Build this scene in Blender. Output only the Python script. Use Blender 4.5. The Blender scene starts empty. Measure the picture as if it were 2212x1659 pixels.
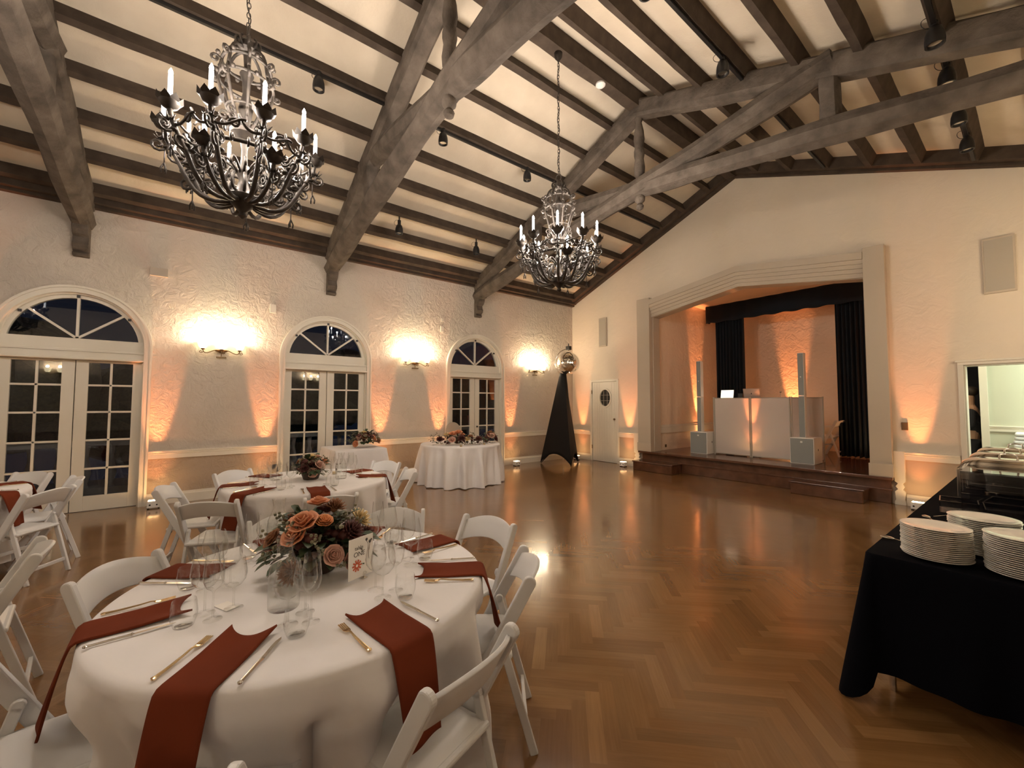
import bpy, bmesh, math, random
from mathutils import Vector, Matrix, Euler
random.seed(7)
R=math.radians; PI=math.pi
sc=bpy.context.scene; C=sc.collection
# ------------------------------------------------------------------ camera, world, exposure
H=1.57; F=891.668
def cam_setup():
    cd=bpy.data.cameras.new('camera'); cam=bpy.data.objects.new('camera',cd); C.objects.link(cam); sc.camera=cam
    cd.sensor_fit='HORIZONTAL'; cd.sensor_width=36; cd.lens=F/2212*36; cd.clip_start=.02; cd.clip_end=200
    y,p,r=R(-52.2),R(2.655),R(0.097)
    fwd=Vector((math.sin(y)*math.cos(p),math.cos(y)*math.cos(p),math.sin(p)))
    right=Vector((math.cos(y),-math.sin(y),0)); up=right.cross(fwd)
    r2=right*math.cos(r)+up*math.sin(r); u2=-right*math.sin(r)+up*math.cos(r)
    m=Matrix((r2,u2,-fwd)).transposed().to_4x4(); m.translation=Vector((0,0,H)); cam.matrix_world=m
cam_setup()
vs=sc.view_settings; vs.view_transform='Standard'; vs.look='None'; vs.gamma=1; vs.use_curve_mapping=False
EXPOSURE=3.12; vs.exposure=EXPOSURE
w=bpy.data.worlds.new('night'); sc.world=w; w.use_nodes=True
w.node_tree.nodes['Background'].inputs[0].default_value=(.010,.014,.025,1); w.node_tree.nodes['Background'].inputs[1].default_value=.06
CH_W=5.0      # one chandelier candle
SC_W=1.9      # one sconce lamp
UP_W=52.0     # one floor uplight
KIT_W=8.0
C_CAND=(1,.85,.72); C_SC=(1,.81,.57); C_UP=(1,.30,.10)
# ------------------------------------------------------------------ materials
def mat(name,col,rough=.6,metal=0,spec=.5,coat=0,emis=None,es=0,trans=0,alpha=1,sheen=0):
    m=bpy.data.materials.new(name); m.use_nodes=True; b=m.node_tree.nodes['Principled BSDF']
    b.inputs['Base Color'].default_value=(*col,1); b.inputs['Roughness'].default_value=rough; b.inputs['Metallic'].default_value=metal
    b.inputs['Specular IOR Level'].default_value=spec; b.inputs['Coat Weight'].default_value=coat; b.inputs['Sheen Weight'].default_value=sheen
    b.inputs['Transmission Weight'].default_value=trans; b.inputs['Alpha'].default_value=alpha
    if emis: b.inputs['Emission Color'].default_value=(*emis,1); b.inputs['Emission Strength'].default_value=es
    return m
def N(m,t,**k):
    n=m.node_tree.nodes.new(t)
    for a,v in k.items(): setattr(n,a,v)
    return n
def L(m,a,b): m.node_tree.links.new(a,b)
def noisy(m,c1,c2,scale=3,detail=4,bump=0,bscale=20,bdist=.01,stretch=(1,1,1),bdetail=6,brough=.6,dist=0):
    b=m.node_tree.nodes['Principled BSDF']; tc=N(m,'ShaderNodeTexCoord'); mp=N(m,'ShaderNodeMapping'); mp.inputs['Scale'].default_value=stretch
    L(m,tc.outputs['Object'],mp.inputs[0])
    n=N(m,'ShaderNodeTexNoise'); n.inputs['Scale'].default_value=scale; n.inputs['Detail'].default_value=detail; L(m,mp.outputs[0],n.inputs['Vector'])
    r=N(m,'ShaderNodeValToRGB'); r.color_ramp.elements[0].position=.3; r.color_ramp.elements[1].position=.7
    r.color_ramp.elements[0].color=(*c1,1); r.color_ramp.elements[1].color=(*c2,1); L(m,n.outputs[0],r.inputs[0]); L(m,r.outputs[0],b.inputs['Base Color'])
    if bump:
        n2=N(m,'ShaderNodeTexNoise'); n2.inputs['Scale'].default_value=bscale; n2.inputs['Detail'].default_value=bdetail; n2.inputs['Roughness'].default_value=brough; n2.inputs['Distortion'].default_value=dist
        L(m,mp.outputs[0],n2.inputs['Vector'])
        bp=N(m,'ShaderNodeBump'); bp.inputs['Strength'].default_value=bump; bp.inputs['Distance'].default_value=bdist; L(m,n2.outputs[0],bp.inputs['Height']); L(m,bp.outputs[0],b.inputs['Normal'])
    return m
def thin_glass(name,tint=(1,1,1),ior=1.45,rough=0.0,extra=0,k=.85,pw=4):
    m=bpy.data.materials.new(name); m.use_nodes=True; nt=m.node_tree; nt.nodes.clear()
    o=N(m,'ShaderNodeOutputMaterial'); t=N(m,'ShaderNodeBsdfTransparent'); t.inputs[0].default_value=(*tint,1)
    g=N(m,'ShaderNodeBsdfGlossy'); g.inputs['Roughness'].default_value=rough; f0=N(m,'ShaderNodeLayerWeight'); f0.inputs[0].default_value=.5; f=N(m,'ShaderNodeMath',operation='POWER'); f.inputs[1].default_value=pw; L(m,f0.outputs['Facing'],f.inputs[0]); mx=N(m,'ShaderNodeMixShader')
    ad=N(m,'ShaderNodeMath',operation='MULTIPLY_ADD'); ad.inputs[1].default_value=k; ad.inputs[2].default_value=(ior-1)*.12+extra; ad.use_clamp=True
    L(m,f.outputs[0],ad.inputs[0]); L(m,ad.outputs[0],mx.inputs[0]); L(m,t.outputs[0],mx.inputs[1]); L(m,g.outputs[0],mx.inputs[2]); L(m,mx.outputs[0],o.inputs[0]); return m
M={}
M['stucco']=noisy(mat('stucco',(.6,.5,.4),.85,spec=.3),(.565,.505,.435),(.625,.56,.485),1.2,3,bump=.75,bscale=7,bdist=.06,bdetail=7,brough=.62,dist=1.4)
M['plaster']=noisy(mat('plaster',(.6,.5,.4),.85,spec=.3),(.65,.575,.475),(.70,.62,.51),.8,3,bump=.25,bscale=5,bdist=.025,bdetail=6,brough=.6,dist=1)
def dado(m):
    b=m.node_tree.nodes['Principled BSDF']; src=b.inputs['Base Color'].links[0].from_socket; tc=N(m,'ShaderNodeTexCoord'); sx=N(m,'ShaderNodeSeparateXYZ'); L(m,tc.outputs['Object'],sx.inputs[0])
    lt=N(m,'ShaderNodeMath',operation='LESS_THAN'); lt.inputs[1].default_value=.74; L(m,sx.outputs[2],lt.inputs[0]); mx=N(m,'ShaderNodeMixRGB'); L(m,lt.outputs[0],mx.inputs[0]); L(m,src,mx.inputs[1]); mx.inputs[2].default_value=(.41,.33,.255,1); L(m,mx.outputs[0],b.inputs['Base Color'])
dado(M['stucco']); dado(M['plaster'])
M['stagewall']=noisy(mat('stagewall',(.6,.46,.34),.85,spec=.3),(.76,.62,.48),(.82,.68,.53),1,3,bump=.4,bscale=6,bdist=.04,bdetail=7,dist=1)
M['stagepaint']=mat('stagepaint',(.49,.42,.33),.6)
M['trim']=mat('trim',(.69,.65,.56),.45)
M['ceil']=noisy(mat('ceil',(.6,.5,.37),.9,spec=.2),(.57,.49,.38),(.65,.57,.45),2.5,5,bump=.25,bscale=30,bdist=.008)
M['beam']=noisy(mat('beam',(.17,.14,.115),.85,spec=.25),(.062,.050,.040),(.145,.118,.095),5,6,bump=.9,bscale=14,bdist=.02,stretch=(1,1,1))
M['purlin']=noisy(mat('purlin',(.085,.062,.047),.8,spec=.25),(.045,.032,.023),(.078,.057,.042),6,5,bump=.3,bscale=25,bdist=.006)
M['chair']=mat('chair',(.69,.70,.71),.38)
M['cloth']=noisy(mat('cloth',(.74,.70,.62),.9,spec=.2,sheen=.15),(.74,.73,.74),(.79,.78,.79),3,2,bump=.25,bscale=6,bdist=.015,bdetail=3)
M['rust']=noisy(mat('rust',(.19,.033,.014),.85,spec=.08),(.135,.028,.0115),(.165,.035,.014),5,2,bump=.15,bscale=12,bdist=.006)
M['gold']=mat('gold',(.80,.62,.38),.18,1)
M['steel']=mat('steel',(.75,.72,.66),.15,1)
M['iron']=noisy(mat('iron',(.035,.028,.022),.5,.35),(.022,.018,.015),(.055,.044,.035),18,4)
M['candle']=mat('candle',(.9,.9,.88),.4,emis=(.85,.93,1),es=.28)  # sleeve emission stands in for the light of the bulb above it
M['bulb']=mat('bulb',(1,1,1),.3,emis=(1,.93,.85),es=40)
M['shade']=mat('shade',(.95,.85,.6),.4,emis=(1,.82,.5),es=.75)
M['bronze']=mat('bronze',(.17,.11,.055),.4,.8)
M['black']=mat('black',(.012,.011,.011),.45)
M['blackcloth']=mat('blackcloth',(.0022,.0024,.0045),.9,spec=.08)
M['spandex']=mat('spandex',(.008,.008,.009),.7,spec=.2)
M['curtain']=mat('curtain',(.010,.016,.024),.85,spec=.15,sheen=.08)
M['glass']=thin_glass('glass',(.99,.995,.99),1.5,k=.9,pw=3)
M['pane']=thin_glass('pane',(.75,.8,.85),1.4,.0,.04)
M['acrylic']=thin_glass('acrylic',(.8,.8,.82),1.45,.02,.05)
M['water']=thin_glass('water',(.985,.992,.988),1.1,k=.06,pw=4)
M['white']=mat('white',(.78,.77,.74),.45)
M['china']=mat('china',(.80,.78,.72),.15,coat=.6)
M['grille']=mat('grille',(.27,.28,.27),.7)
M['plate']=mat('plate',(.40,.36,.30),.8)
M['mirror']=mat('mirror',(.9,.88,.82),.06,1)
M['chrome']=mat('chrome',(.8,.78,.74),.12,1)
M['stagewood']=noisy(mat('stagewood',(.10,.04,.02),.25,coat=.3),(.075,.028,.014),(.13,.055,.027),5,5,stretch=(1,8,1))
M['darkpane']=mat('darkpane',(.03,.028,.024),.15)
M['laptop']=mat('laptop',(.62,.60,.58),.3,.7)
M['screen']=mat('screen',(.5,.5,.45),.3,emis=(1,.86,.62),es=.35)
M['skin']=mat('skin',(.50,.31,.22),.5)
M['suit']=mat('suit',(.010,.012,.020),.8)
M['hair']=mat('hair',(.03,.02,.015),.6)
M['kitwall']=mat('kitwall',(.52,.53,.42),.8)
M['linen']=mat('linen',(.75,.78,.82),.8)
M['card']=mat('card',(.82,.80,.76),.6)
M['ink']=mat('ink',(.10,.09,.08),.7)
M['redink']=mat('redink',(.60,.13,.06),.7)
M['leaf']=noisy(mat('leaf',(.035,.065,.03),.5),(.022,.045,.022),(.07,.10,.045),20,2)
M['sage']=noisy(mat('sage',(.17,.17,.10),.6),(.12,.12,.07),(.24,.22,.14),20,2)
M['dkleaf']=mat('dkleaf',(.06,.028,.018),.6)
M['peach']=mat('peach',(.62,.26,.13),.6); M['orange']=mat('orange',(.70,.29,.11),.6); M['pink']=mat('pink',(.60,.35,.27),.6)
M['cream']=mat('cream',(.72,.55,.28),.6); M['burg']=mat('burg',(.09,.022,.018),.6); M['brown']=mat('brown',(.26,.11,.045),.7)
M['bowl']=mat('bowl',(.05,.03,.02),.5)
M['concrete']=mat('concrete',(.35,.33,.30),.8)
def floor_mat():
    m=mat('herringbone_wood',(.3,.15,.07),  .23,coat=.55,spec=.5); b=m.node_tree.nodes['Principled BSDF']
    b.inputs['Coat Roughness'].default_value=.10
    a=N(m,'ShaderNodeAttribute',attribute_name='plank'); uv=N(m,'ShaderNodeUVMap',uv_map='UVMap')
    mp=N(m,'ShaderNodeMapping'); mp.inputs['Scale'].default_value=(3,55,1); L(m,uv.outputs[0],mp.inputs[0])
    n=N(m,'ShaderNodeTexNoise'); n.inputs['Scale'].default_value=1; n.inputs['Detail'].default_value=5; n.inputs['Distortion'].default_value=1.2; L(m,mp.outputs[0],n.inputs['Vector'])
    r=N(m,'ShaderNodeValToRGB'); e=r.color_ramp.elements; e[0].color=(.12,.056,.019,1); e[1].color=(.36,.205,.084,1); e.new(.5).color=(.225,.119,.043,1)
    sx=N(m,'ShaderNodeSeparateColor'); L(m,a.outputs['Color'],sx.inputs[0])
    mm=N(m,'ShaderNodeMath',operation='MULTIPLY_ADD'); mm.inputs[1].default_value=.35; L(m,n.outputs[0],mm.inputs[0])
    m2=N(m,'ShaderNodeMath',operation='MULTIPLY'); m2.inputs[1].default_value=.55; L(m,sx.outputs[0],m2.inputs[0]); L(m,m2.outputs[0],mm.inputs[2]); L(m,mm.outputs[0],r.inputs[0])
    tc=N(m,'ShaderNodeTexCoord'); n3=N(m,'ShaderNodeTexNoise'); n3.inputs['Scale'].default_value=.9; n3.inputs['Detail'].default_value=5; L(m,tc.outputs['Object'],n3.inputs['Vector'])
    mr=N(m,'ShaderNodeMapRange'); mr.inputs['To Min'].default_value=.13; mr.inputs['To Max'].default_value=.28; L(m,n3.outputs[0],mr.inputs[0]); L(m,mr.outputs[0],b.inputs['Roughness'])
    mix=N(m,'ShaderNodeMixRGB',blend_type='MULTIPLY'); mix.inputs[0].default_value=1; L(m,r.outputs[0],mix.inputs[1])
    hu=N(m,'ShaderNodeValToRGB'); hu.color_ramp.elements[0].color=(1,.93,.87,1); hu.color_ramp.elements[1].color=(1,1.0,1.0,1); L(m,sx.outputs[1],hu.inputs[0]); L(m,hu.outputs[0],mix.inputs[2]); L(m,mix.outputs[0],b.inputs['Base Color'])
    n4=N(m,'ShaderNodeTexNoise'); n4.inputs['Scale'].default_value=5; n4.inputs['Detail'].default_value=3; L(m,tc.outputs['Object'],n4.inputs['Vector'])
    ad=N(m,'ShaderNodeMath',operation='MULTIPLY_ADD'); ad.inputs[1].default_value=.12; L(m,n.outputs[0],ad.inputs[0]); L(m,n4.outputs[0],ad.inputs[2])
    bp=N(m,'ShaderNodeBump'); bp.inputs['Strength'].default_value=.30; bp.inputs['Distance'].default_value=.004; L(m,ad.outputs[0],bp.inputs['Height']); L(m,bp.outputs[0],b.inputs['Normal']); L(m,bp.outputs[0],b.inputs['Coat Normal'])
    return m
M['floor']=floor_mat()
# ------------------------------------------------------------------ mesh helpers
class MB:
    def __init__(s): s.bm=bmesh.new()
    def box(s,c,sz,rot=None):
        m=Matrix.Translation(Vector(c))
        if rot is not None: m=m@(rot.to_4x4() if not isinstance(rot,Matrix) or len(rot)==3 else rot)
        m=m@Matrix.Diagonal((sz[0],sz[1],sz[2],1)); bmesh.ops.create_cube(s.bm,size=1,matrix=m); return s
    def bb(s,a,b): return s.box([(a[i]+b[i])/2 for i in range(3)],[abs(b[i]-a[i]) for i in range(3)])
    def bar(s,p,q,wd,ht,up=(0,0,1),sub=0,jit=0):
        p=Vector(p);q=Vector(q);d=q-p;l=d.length;d.normalize();u=Vector(up);x=d.cross(u).normalized();u=x.cross(d)
        n=max(1,sub); rings=[]
        for i in range(n+1):
            c=p+d*l*i/n; ring=[]
            pts=[(-1,-1),(1,-1),(1,1),(-1,1)] if not jit else [(-1,-.7),(-.7,-1),(.7,-1),(1,-.7),(1,.7),(.7,1),(-.7,1),(-1,.7)]
            for a,b in pts:
                j=(1+random.uniform(-jit,jit)); ring.append(s.bm.verts.new(c+x*a*wd/2*j+u*b*ht/2*j))
            rings.append(ring)
        k=len(rings[0])
        for i in range(n):
            for j in range(k): s.bm.faces.new((rings[i][j],rings[i][(j+1)%k],rings[i+1][(j+1)%k],rings[i+1][j]))
        s.bm.faces.new(rings[0][::-1]); s.bm.faces.new(rings[-1]); return s
    def tube(s,pts,r,n=8,closed=False,flat=1.0,up=None):
        pts=[Vector(p) for p in pts]; k=len(pts); rings=[]; px=None
        for i,p in enumerate(pts):
            a=pts[(i-1)%k] if (closed or i>0) else p; b=pts[(i+1)%k] if (closed or i<k-1) else p
            d=(b-a).normalized() if (b-a).length>1e-9 else Vector((0,0,1))
            if px is None:
                u=Vector(up) if up else (Vector((0,0,1)) if abs(d.z)<.9 else Vector((1,0,0))); x=d.cross(u).normalized()
            else: x=(px-d*px.dot(d)).normalized()
            px=x; y=d.cross(x); rr=r(i/(k-1)) if callable(r) else r
            rings.append([s.bm.verts.new(p+(x*math.cos(t)*rr+y*math.sin(t)*rr*flat)) for t in [2*PI*j/n for j in range(n)]])
        m=k if closed else k-1
        for i in range(m):
            A=rings[i];B=rings[(i+1)%k]
            for j in range(n): s.bm.faces.new((A[j],A[(j+1)%n],B[(j+1)%n],B[j]))
        if not closed: s.bm.faces.new(rings[0][::-1]); s.bm.faces.new(rings[-1])
        return s
    def lathe(s,prof,c=(0,0,0),n=24,sx=1,sy=1,mt=None,cap=True):
        c=Vector(c); rings=[]
        for r,z in prof:
            ring=[]
            for j in range(n):
                v=Vector((max(r,1e-4)*math.cos(2*PI*j/n)*sx,max(r,1e-4)*math.sin(2*PI*j/n)*sy,z))
                ring.append(s.bm.verts.new((mt@v if mt is not None else v)+c))
            rings.append(ring)
        for A,B in zip(rings,rings[1:]):
            for j in range(n): s.bm.faces.new((A[j],A[(j+1)%n],B[(j+1)%n],B[j]))
        if cap: s.bm.faces.new(rings[0][::-1]); s.bm.faces.new(rings[-1])
        return s
    def prism(s,poly,f,d0,d1):   # poly 2D, f(a,b,d)->3D
        A=[s.bm.verts.new(f(a,b,d0)) for a,b in poly]; B=[s.bm.verts.new(f(a,b,d1)) for a,b in poly]
        s.bm.faces.new(A); s.bm.faces.new(B[::-1]); n=len(A)
        for i in range(n): s.bm.faces.new((A[(i+1)%n],A[i],B[i],B[(i+1)%n]))
        return s
    def band(s,outer,inner,f,d0,d1,close=False):  # strip between two polylines, extruded
        n=len(outer); V=[[s.bm.verts.new(f(*q,d)) for q in P] for P in (outer,inner) for d in (d0,d1)]
        o0,o1,i0,i1=V
        rg=range(n if close else n-1)
        for k in rg:
            l=(k+1)%n
            for a,b in ((o0,i0),(i1,o1),(o1,o0),(i0,i1)): s.bm.faces.new((a[k],a[l],b[l],b[k]))
        if not close:
            for k in (0,n-1): s.bm.faces.new((o0[k],o1[k],i1[k],i0[k]))
        return s
    def grid(s,fn,nu,nv,closed=False):
        V=[[s.bm.verts.new(fn(i/nu,j/nv)) for j in range(nv+1)] for i in range(nu if closed else nu+1)]
        for i in range(nu):
            A=V[i];B=V[(i+1)%len(V)]
            for j in range(nv): s.bm.faces.new((A[j],B[j],B[j+1],A[j+1]))
        return s
    def sphere(s,c,r,u=16,v=10,sc=(1,1,1)):
        bmesh.ops.create_uvsphere(s.bm,u_segments=u,v_segments=v,radius=r,matrix=Matrix.Translation(Vector(c))@Matrix.Diagonal((*sc,1))); return s
    def build(s,name,m,parent=None,smooth=False,bevel=0,solid=0,norm=True,loc=None):
        if norm: bmesh.ops.recalc_face_normals(s.bm,faces=s.bm.faces)
        me=bpy.data.meshes.new(name); s.bm.to_mesh(me); s.bm.free()
        for mm in (m if isinstance(m,(list,tuple)) else [m]): me.materials.append(M[mm] if isinstance(mm,str) else mm)
        if smooth:
            me.polygons.foreach_set('use_smooth',[True]*len(me.polygons))
            if smooth!=1: me.set_sharp_from_angle(angle=smooth)
        o=bpy.data.objects.new(name,me); C.objects.link(o)
        if parent: o.parent=parent
        if loc: o.location=loc
        if solid: md=o.modifiers.new('solid','SOLIDIFY'); md.thickness=solid; md.offset=0
        if bevel: md=o.modifiers.new('bevel','BEVEL'); md.width=bevel; md.segments=2; md.limit_method='ANGLE'
        return o
SM=R(40)
def tag(o,label=None,cat=None,group=None,kind=None):
    if label: o['label']=label
    if cat: o['category']=cat
    if group: o['group']=group
    if kind: o['kind']=kind
    return o
def thing(name,loc,rz=0,label=None,cat=None,group=None,kind=None):
    o=bpy.data.objects.new(name,None); C.objects.link(o); o.location=loc; o.rotation_euler=(0,0,rz); o.empty_display_size=.05
    return tag(o,label,cat,group,kind)
def kids(o): return KIDS.get(o.name,[])
def copy_tree(o,parent=None):
    c=o.copy(); C.objects.link(c); c.parent=parent
    if o.parent and parent: c.matrix_parent_inverse=o.matrix_parent_inverse
    for ch in [x for x in ALLK if x.parent==o]: copy_tree(ch,c)
    return c
ALLK=[]
def proto(o):   # remember the parts of a thing for copying
    ALLK.clear(); ALLK.extend([x for x in C.objects if x.parent is not None]); return o
def place(o,loc,rz,label,group=None,cat=None,first=[set()]):
    if 'folding_chair' in o.name: CHAIRS.append((loc[0],loc[1],rz))
    if o.name not in first[0]: first[0].add(o.name); n=o
    else: n=copy_tree(o)
    n.location=loc; n.rotation_euler=(0,0,rz); tag(n,label,cat,group); return n
def struct(o): o['kind']='structure'; return o
def light(name,kind,loc,en,col,parent=None,size=.03,aim=None,spot=None,blend=.5):
    l=bpy.data.lights.new(name,kind); l.energy=en; l.color=col
    if kind in('POINT','SPOT'): l.shadow_soft_size=size
    if kind=='SPOT': l.spot_size=R(spot); l.spot_blend=blend
    if kind=='AREA': l.size=size
    o=bpy.data.objects.new(name,l); C.objects.link(o); o.location=loc
    if aim: o.rotation_euler=Vector(aim).to_track_quat('-Z','Y').to_euler()
    if parent: o.parent=parent
    return o
# ------------------------------------------------------------------ dimensions
XL,XR,YB,YN=-8.456,.89,8.806,-5.2
RX=-3.783; SL=.396; ZE=4.444; ZR=6.295
def zs(x): return ZR-SL*abs(x-RX)
RY=[-1.315,2.079,5.469]          # trusses
DY=[-1.33,2.06,5.45]             # arched doors
RAIL0,RAIL1,BASE=.70,.825,.17
# floor --------------------------------------------------------------------------
def build_floor():
    bm=bmesh.new(); uv=bm.loops.layers.uv.new('UVMap'); cl=bm.loops.layers.float_color.new('plank')
    Lp,W=.456,.076; n=round(Lp/W); c45=math.cos(PI/4)
    def T(x,y): return ((x-y)*c45-3.8,(x+y)*c45+1.8)
    rng=random.Random(3)
    for i in range(-75,76):
        for j in range(-30,31):
            # herringbone lattice: offsets (W,W) and (L,-L)
            ox=i*W+j*Lp; oy=i*W-j*Lp
            for kind in (0,1):
                if kind==0: q=[(ox,oy),(ox+Lp,oy),(ox+Lp,oy+W),(ox,oy+W)]; uu=[(0,0),(Lp,0),(Lp,W),(0,W)]
                else: q=[(ox-W+0,oy+W-0),(ox,oy+W),(ox,oy+W+Lp),(ox-W,oy+W+Lp)]; q=[(ox,oy+W),(ox+W,oy+W),(ox+W,oy+W+Lp),(ox,oy+W+Lp)]; uu=[(0,0),(0,W),(Lp,W),(Lp,0)]
                cx,cy=T(q[0][0]+Lp/4,q[0][1]+Lp/4)
                if not(XL-.4<cx<XR+.4 and YN-.4<cy<YB+.4): continue
                f=bm.faces.new([bm.verts.new((*T(a,b),0)) for a,b in q]); o=rng.random()*50
                col=(min(1,max(0,rng.gauss(.47,.17))),rng.random(),0,1)
                for lp,(a,b) in zip(f.loops,uu): lp[uv].uv=(a+o,b+o); lp[cl]=col
    for co,no in (((XL-.02,0,0),(-1,0,0)),((XR+.02,0,0),(1,0,0)),((0,YN-.02,0),(0,-1,0)),((0,YB+.02,0),(0,1,0))):
        bmesh.ops.bisect_plane(bm,geom=bm.verts[:]+bm.edges[:]+bm.faces[:],plane_co=co,plane_no=no,clear_outer=True)
    for f in bm.faces:
        if f.normal.z<0: f.normal_flip()
    me=bpy.data.meshes.new('floor'); bm.to_mesh(me); bm.free(); me.materials.append(M['floor']); o=bpy.data.objects.new('floor',me); C.objects.link(o); struct(o)
build_floor()
# walls --------------------------------------------------------------------------
def wall(name,outer,holes,f,thick,m):
    bm=bmesh.new()
    for loop in [outer]+holes:
        v=[bm.verts.new(f(a,b,0)) for a,b in loop]
        for i in range(len(v)): bm.edges.new((v[i],v[(i+1)%len(v)]))
    bmesh.ops.triangle_fill(bm,use_beauty=True,edges=bm.edges[:])
    r=bmesh.ops.extrude_face_region(bm,geom=bm.faces[:]); d=Vector(f(0,0,thick))-Vector(f(0,0,0))
    bmesh.ops.translate(bm,vec=d,verts=[g for g in r['geom'] if isinstance(g,bmesh.types.BMVert)])
    s=MB(); s.bm.free(); s.bm=bm; return struct(s.build(name,m))
def arch(c,r,zc,z0=-.001,n=28):
    return [(c-r,z0)]+[(c+r*math.cos(PI-PI*i/n),zc+r*math.sin(PI*i/n)) for i in range(n+1)]+[(c+r,z0)]
fl=lambda a,b,d:(XL-d,a,b)
ZC=2.405
wall('wall_left',[(YN-.2,-.002),(YB+.2,-.002),(YB+.2,ZE+.25),(YN-.2,ZE+.25)],[arch(c,.75,ZC,.001) for c in DY],fl,.22,'stucco')
fb=lambda a,b,d:(a,YB+d,b)
SX0,SX1=-5.80,-1.72
ZT=.19
wall('wall_back',[(XL-.2,-.002),(XR+.2,-.002),(XR+.2,zs(XR)+ZT),(RX,ZR+ZT),(XL-.2,zs(XL)+ZT)],
     [[(-7.72,.001),(-6.85,.001),(-6.85,2.16),(-7.72,2.16)],[(SX0,.02),(SX1,.02),(SX1,3.67),(RX+.02,3.98),(SX0,3.67)],[(-.70,.001),(.42,.001),(.42,2.13),(-.70,2.13)]],fb,.24,'plaster')
struct(MB().bb((XR,YN-.2,0),(XR+.2,YB,zs(XR)+ZT)).build('wall_right','stucco'))
wall('wall_near',[(XL-.2,0),(XR+.2,0),(XR+.2,zs(XR)+ZT),(RX,ZR+ZT),(XL-.2,zs(XL)+ZT)],[],lambda a,b,d:(a,YN-d,b),.2,'plaster')
# ceiling
s=MB(); t=.06
for x0,x1 in ((XL-.3,RX),(RX,XR+.3)):
    s.prism([(x0,zs(x0)+ZT),(x1,zs(x1)+ZT),(x1,zs(x1)+ZT+t),(x0,zs(x0)+ZT+t)],lambda a,b,d:(a,d,b),YN-.2,YB+.25)
struct(s.build('ceiling','ceil'))
# trims: base boards, chair rails
def rail(name,p,q,nrm,z0,z1,th,m='trim',prof=True):
    p=Vector(p);q=Vector(q);n=Vector(nrm);h=z1-z0
    pr=[(0,0),(th*.6,0),(th*.6,h*.55),(th*.85,h*.62),(th*.7,h*.72),(th,h*.80),(th,h*.95),(0,h)] if prof else [(0,0),(th,0),(th,h*.75),(th*.6,h*.85),(th*.5,h),(0,h)]
    s=MB(); A=[s.bm.verts.new(p+n*a+Vector((0,0,z0+b))) for a,b in pr]; B=[s.bm.verts.new(q+n*a+Vector((0,0,z0+b))) for a,b in pr]
    s.bm.faces.new(A); s.bm.faces.new(B[::-1])
    for i in range(len(A)): s.bm.faces.new((A[(i+1)%len(A)],A[i],B[i],B[(i+1)%len(A)]))
    return struct(s.build(name,m))
k=0
ys=[YN]+[v for c in DY for v in (c-.83,c+.83)]+[YB]
for a,b in zip(ys[::2],ys[1::2]):
    k+=1; rail('trim_%d'%k,(XL,a,0),(XL,b,0),(1,0,0),RAIL0,RAIL1,.045); rail('baseboard_left' if k==1 else 'baseboard_left_%d'%k,(XL,a,0),(XL,b,0),(1,0,0),0,BASE,.03,prof=False)
for a,b in ((XL,-7.77),(-6.80,-6.32),(-1.36,-.77),(.49,XR)):
    k+=1; rail('trim_%d'%k,(a,YB,0),(b,YB,0),(0,-1,0),RAIL0,RAIL1,.045); rail('baseboard_back_%d'%k,(a,YB,0),(b,YB,0),(0,-1,0),0,BASE,.03,prof=False)
k+=1; rail('trim_%d'%k,(XR,YN,0),(XR,YB,0),(-1,0,0),RAIL0,RAIL1,.045); rail('baseboard_right',(XR,YN,0),(XR,YB,0),(-1,0,0),0,BASE,.03,prof=False)
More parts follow.
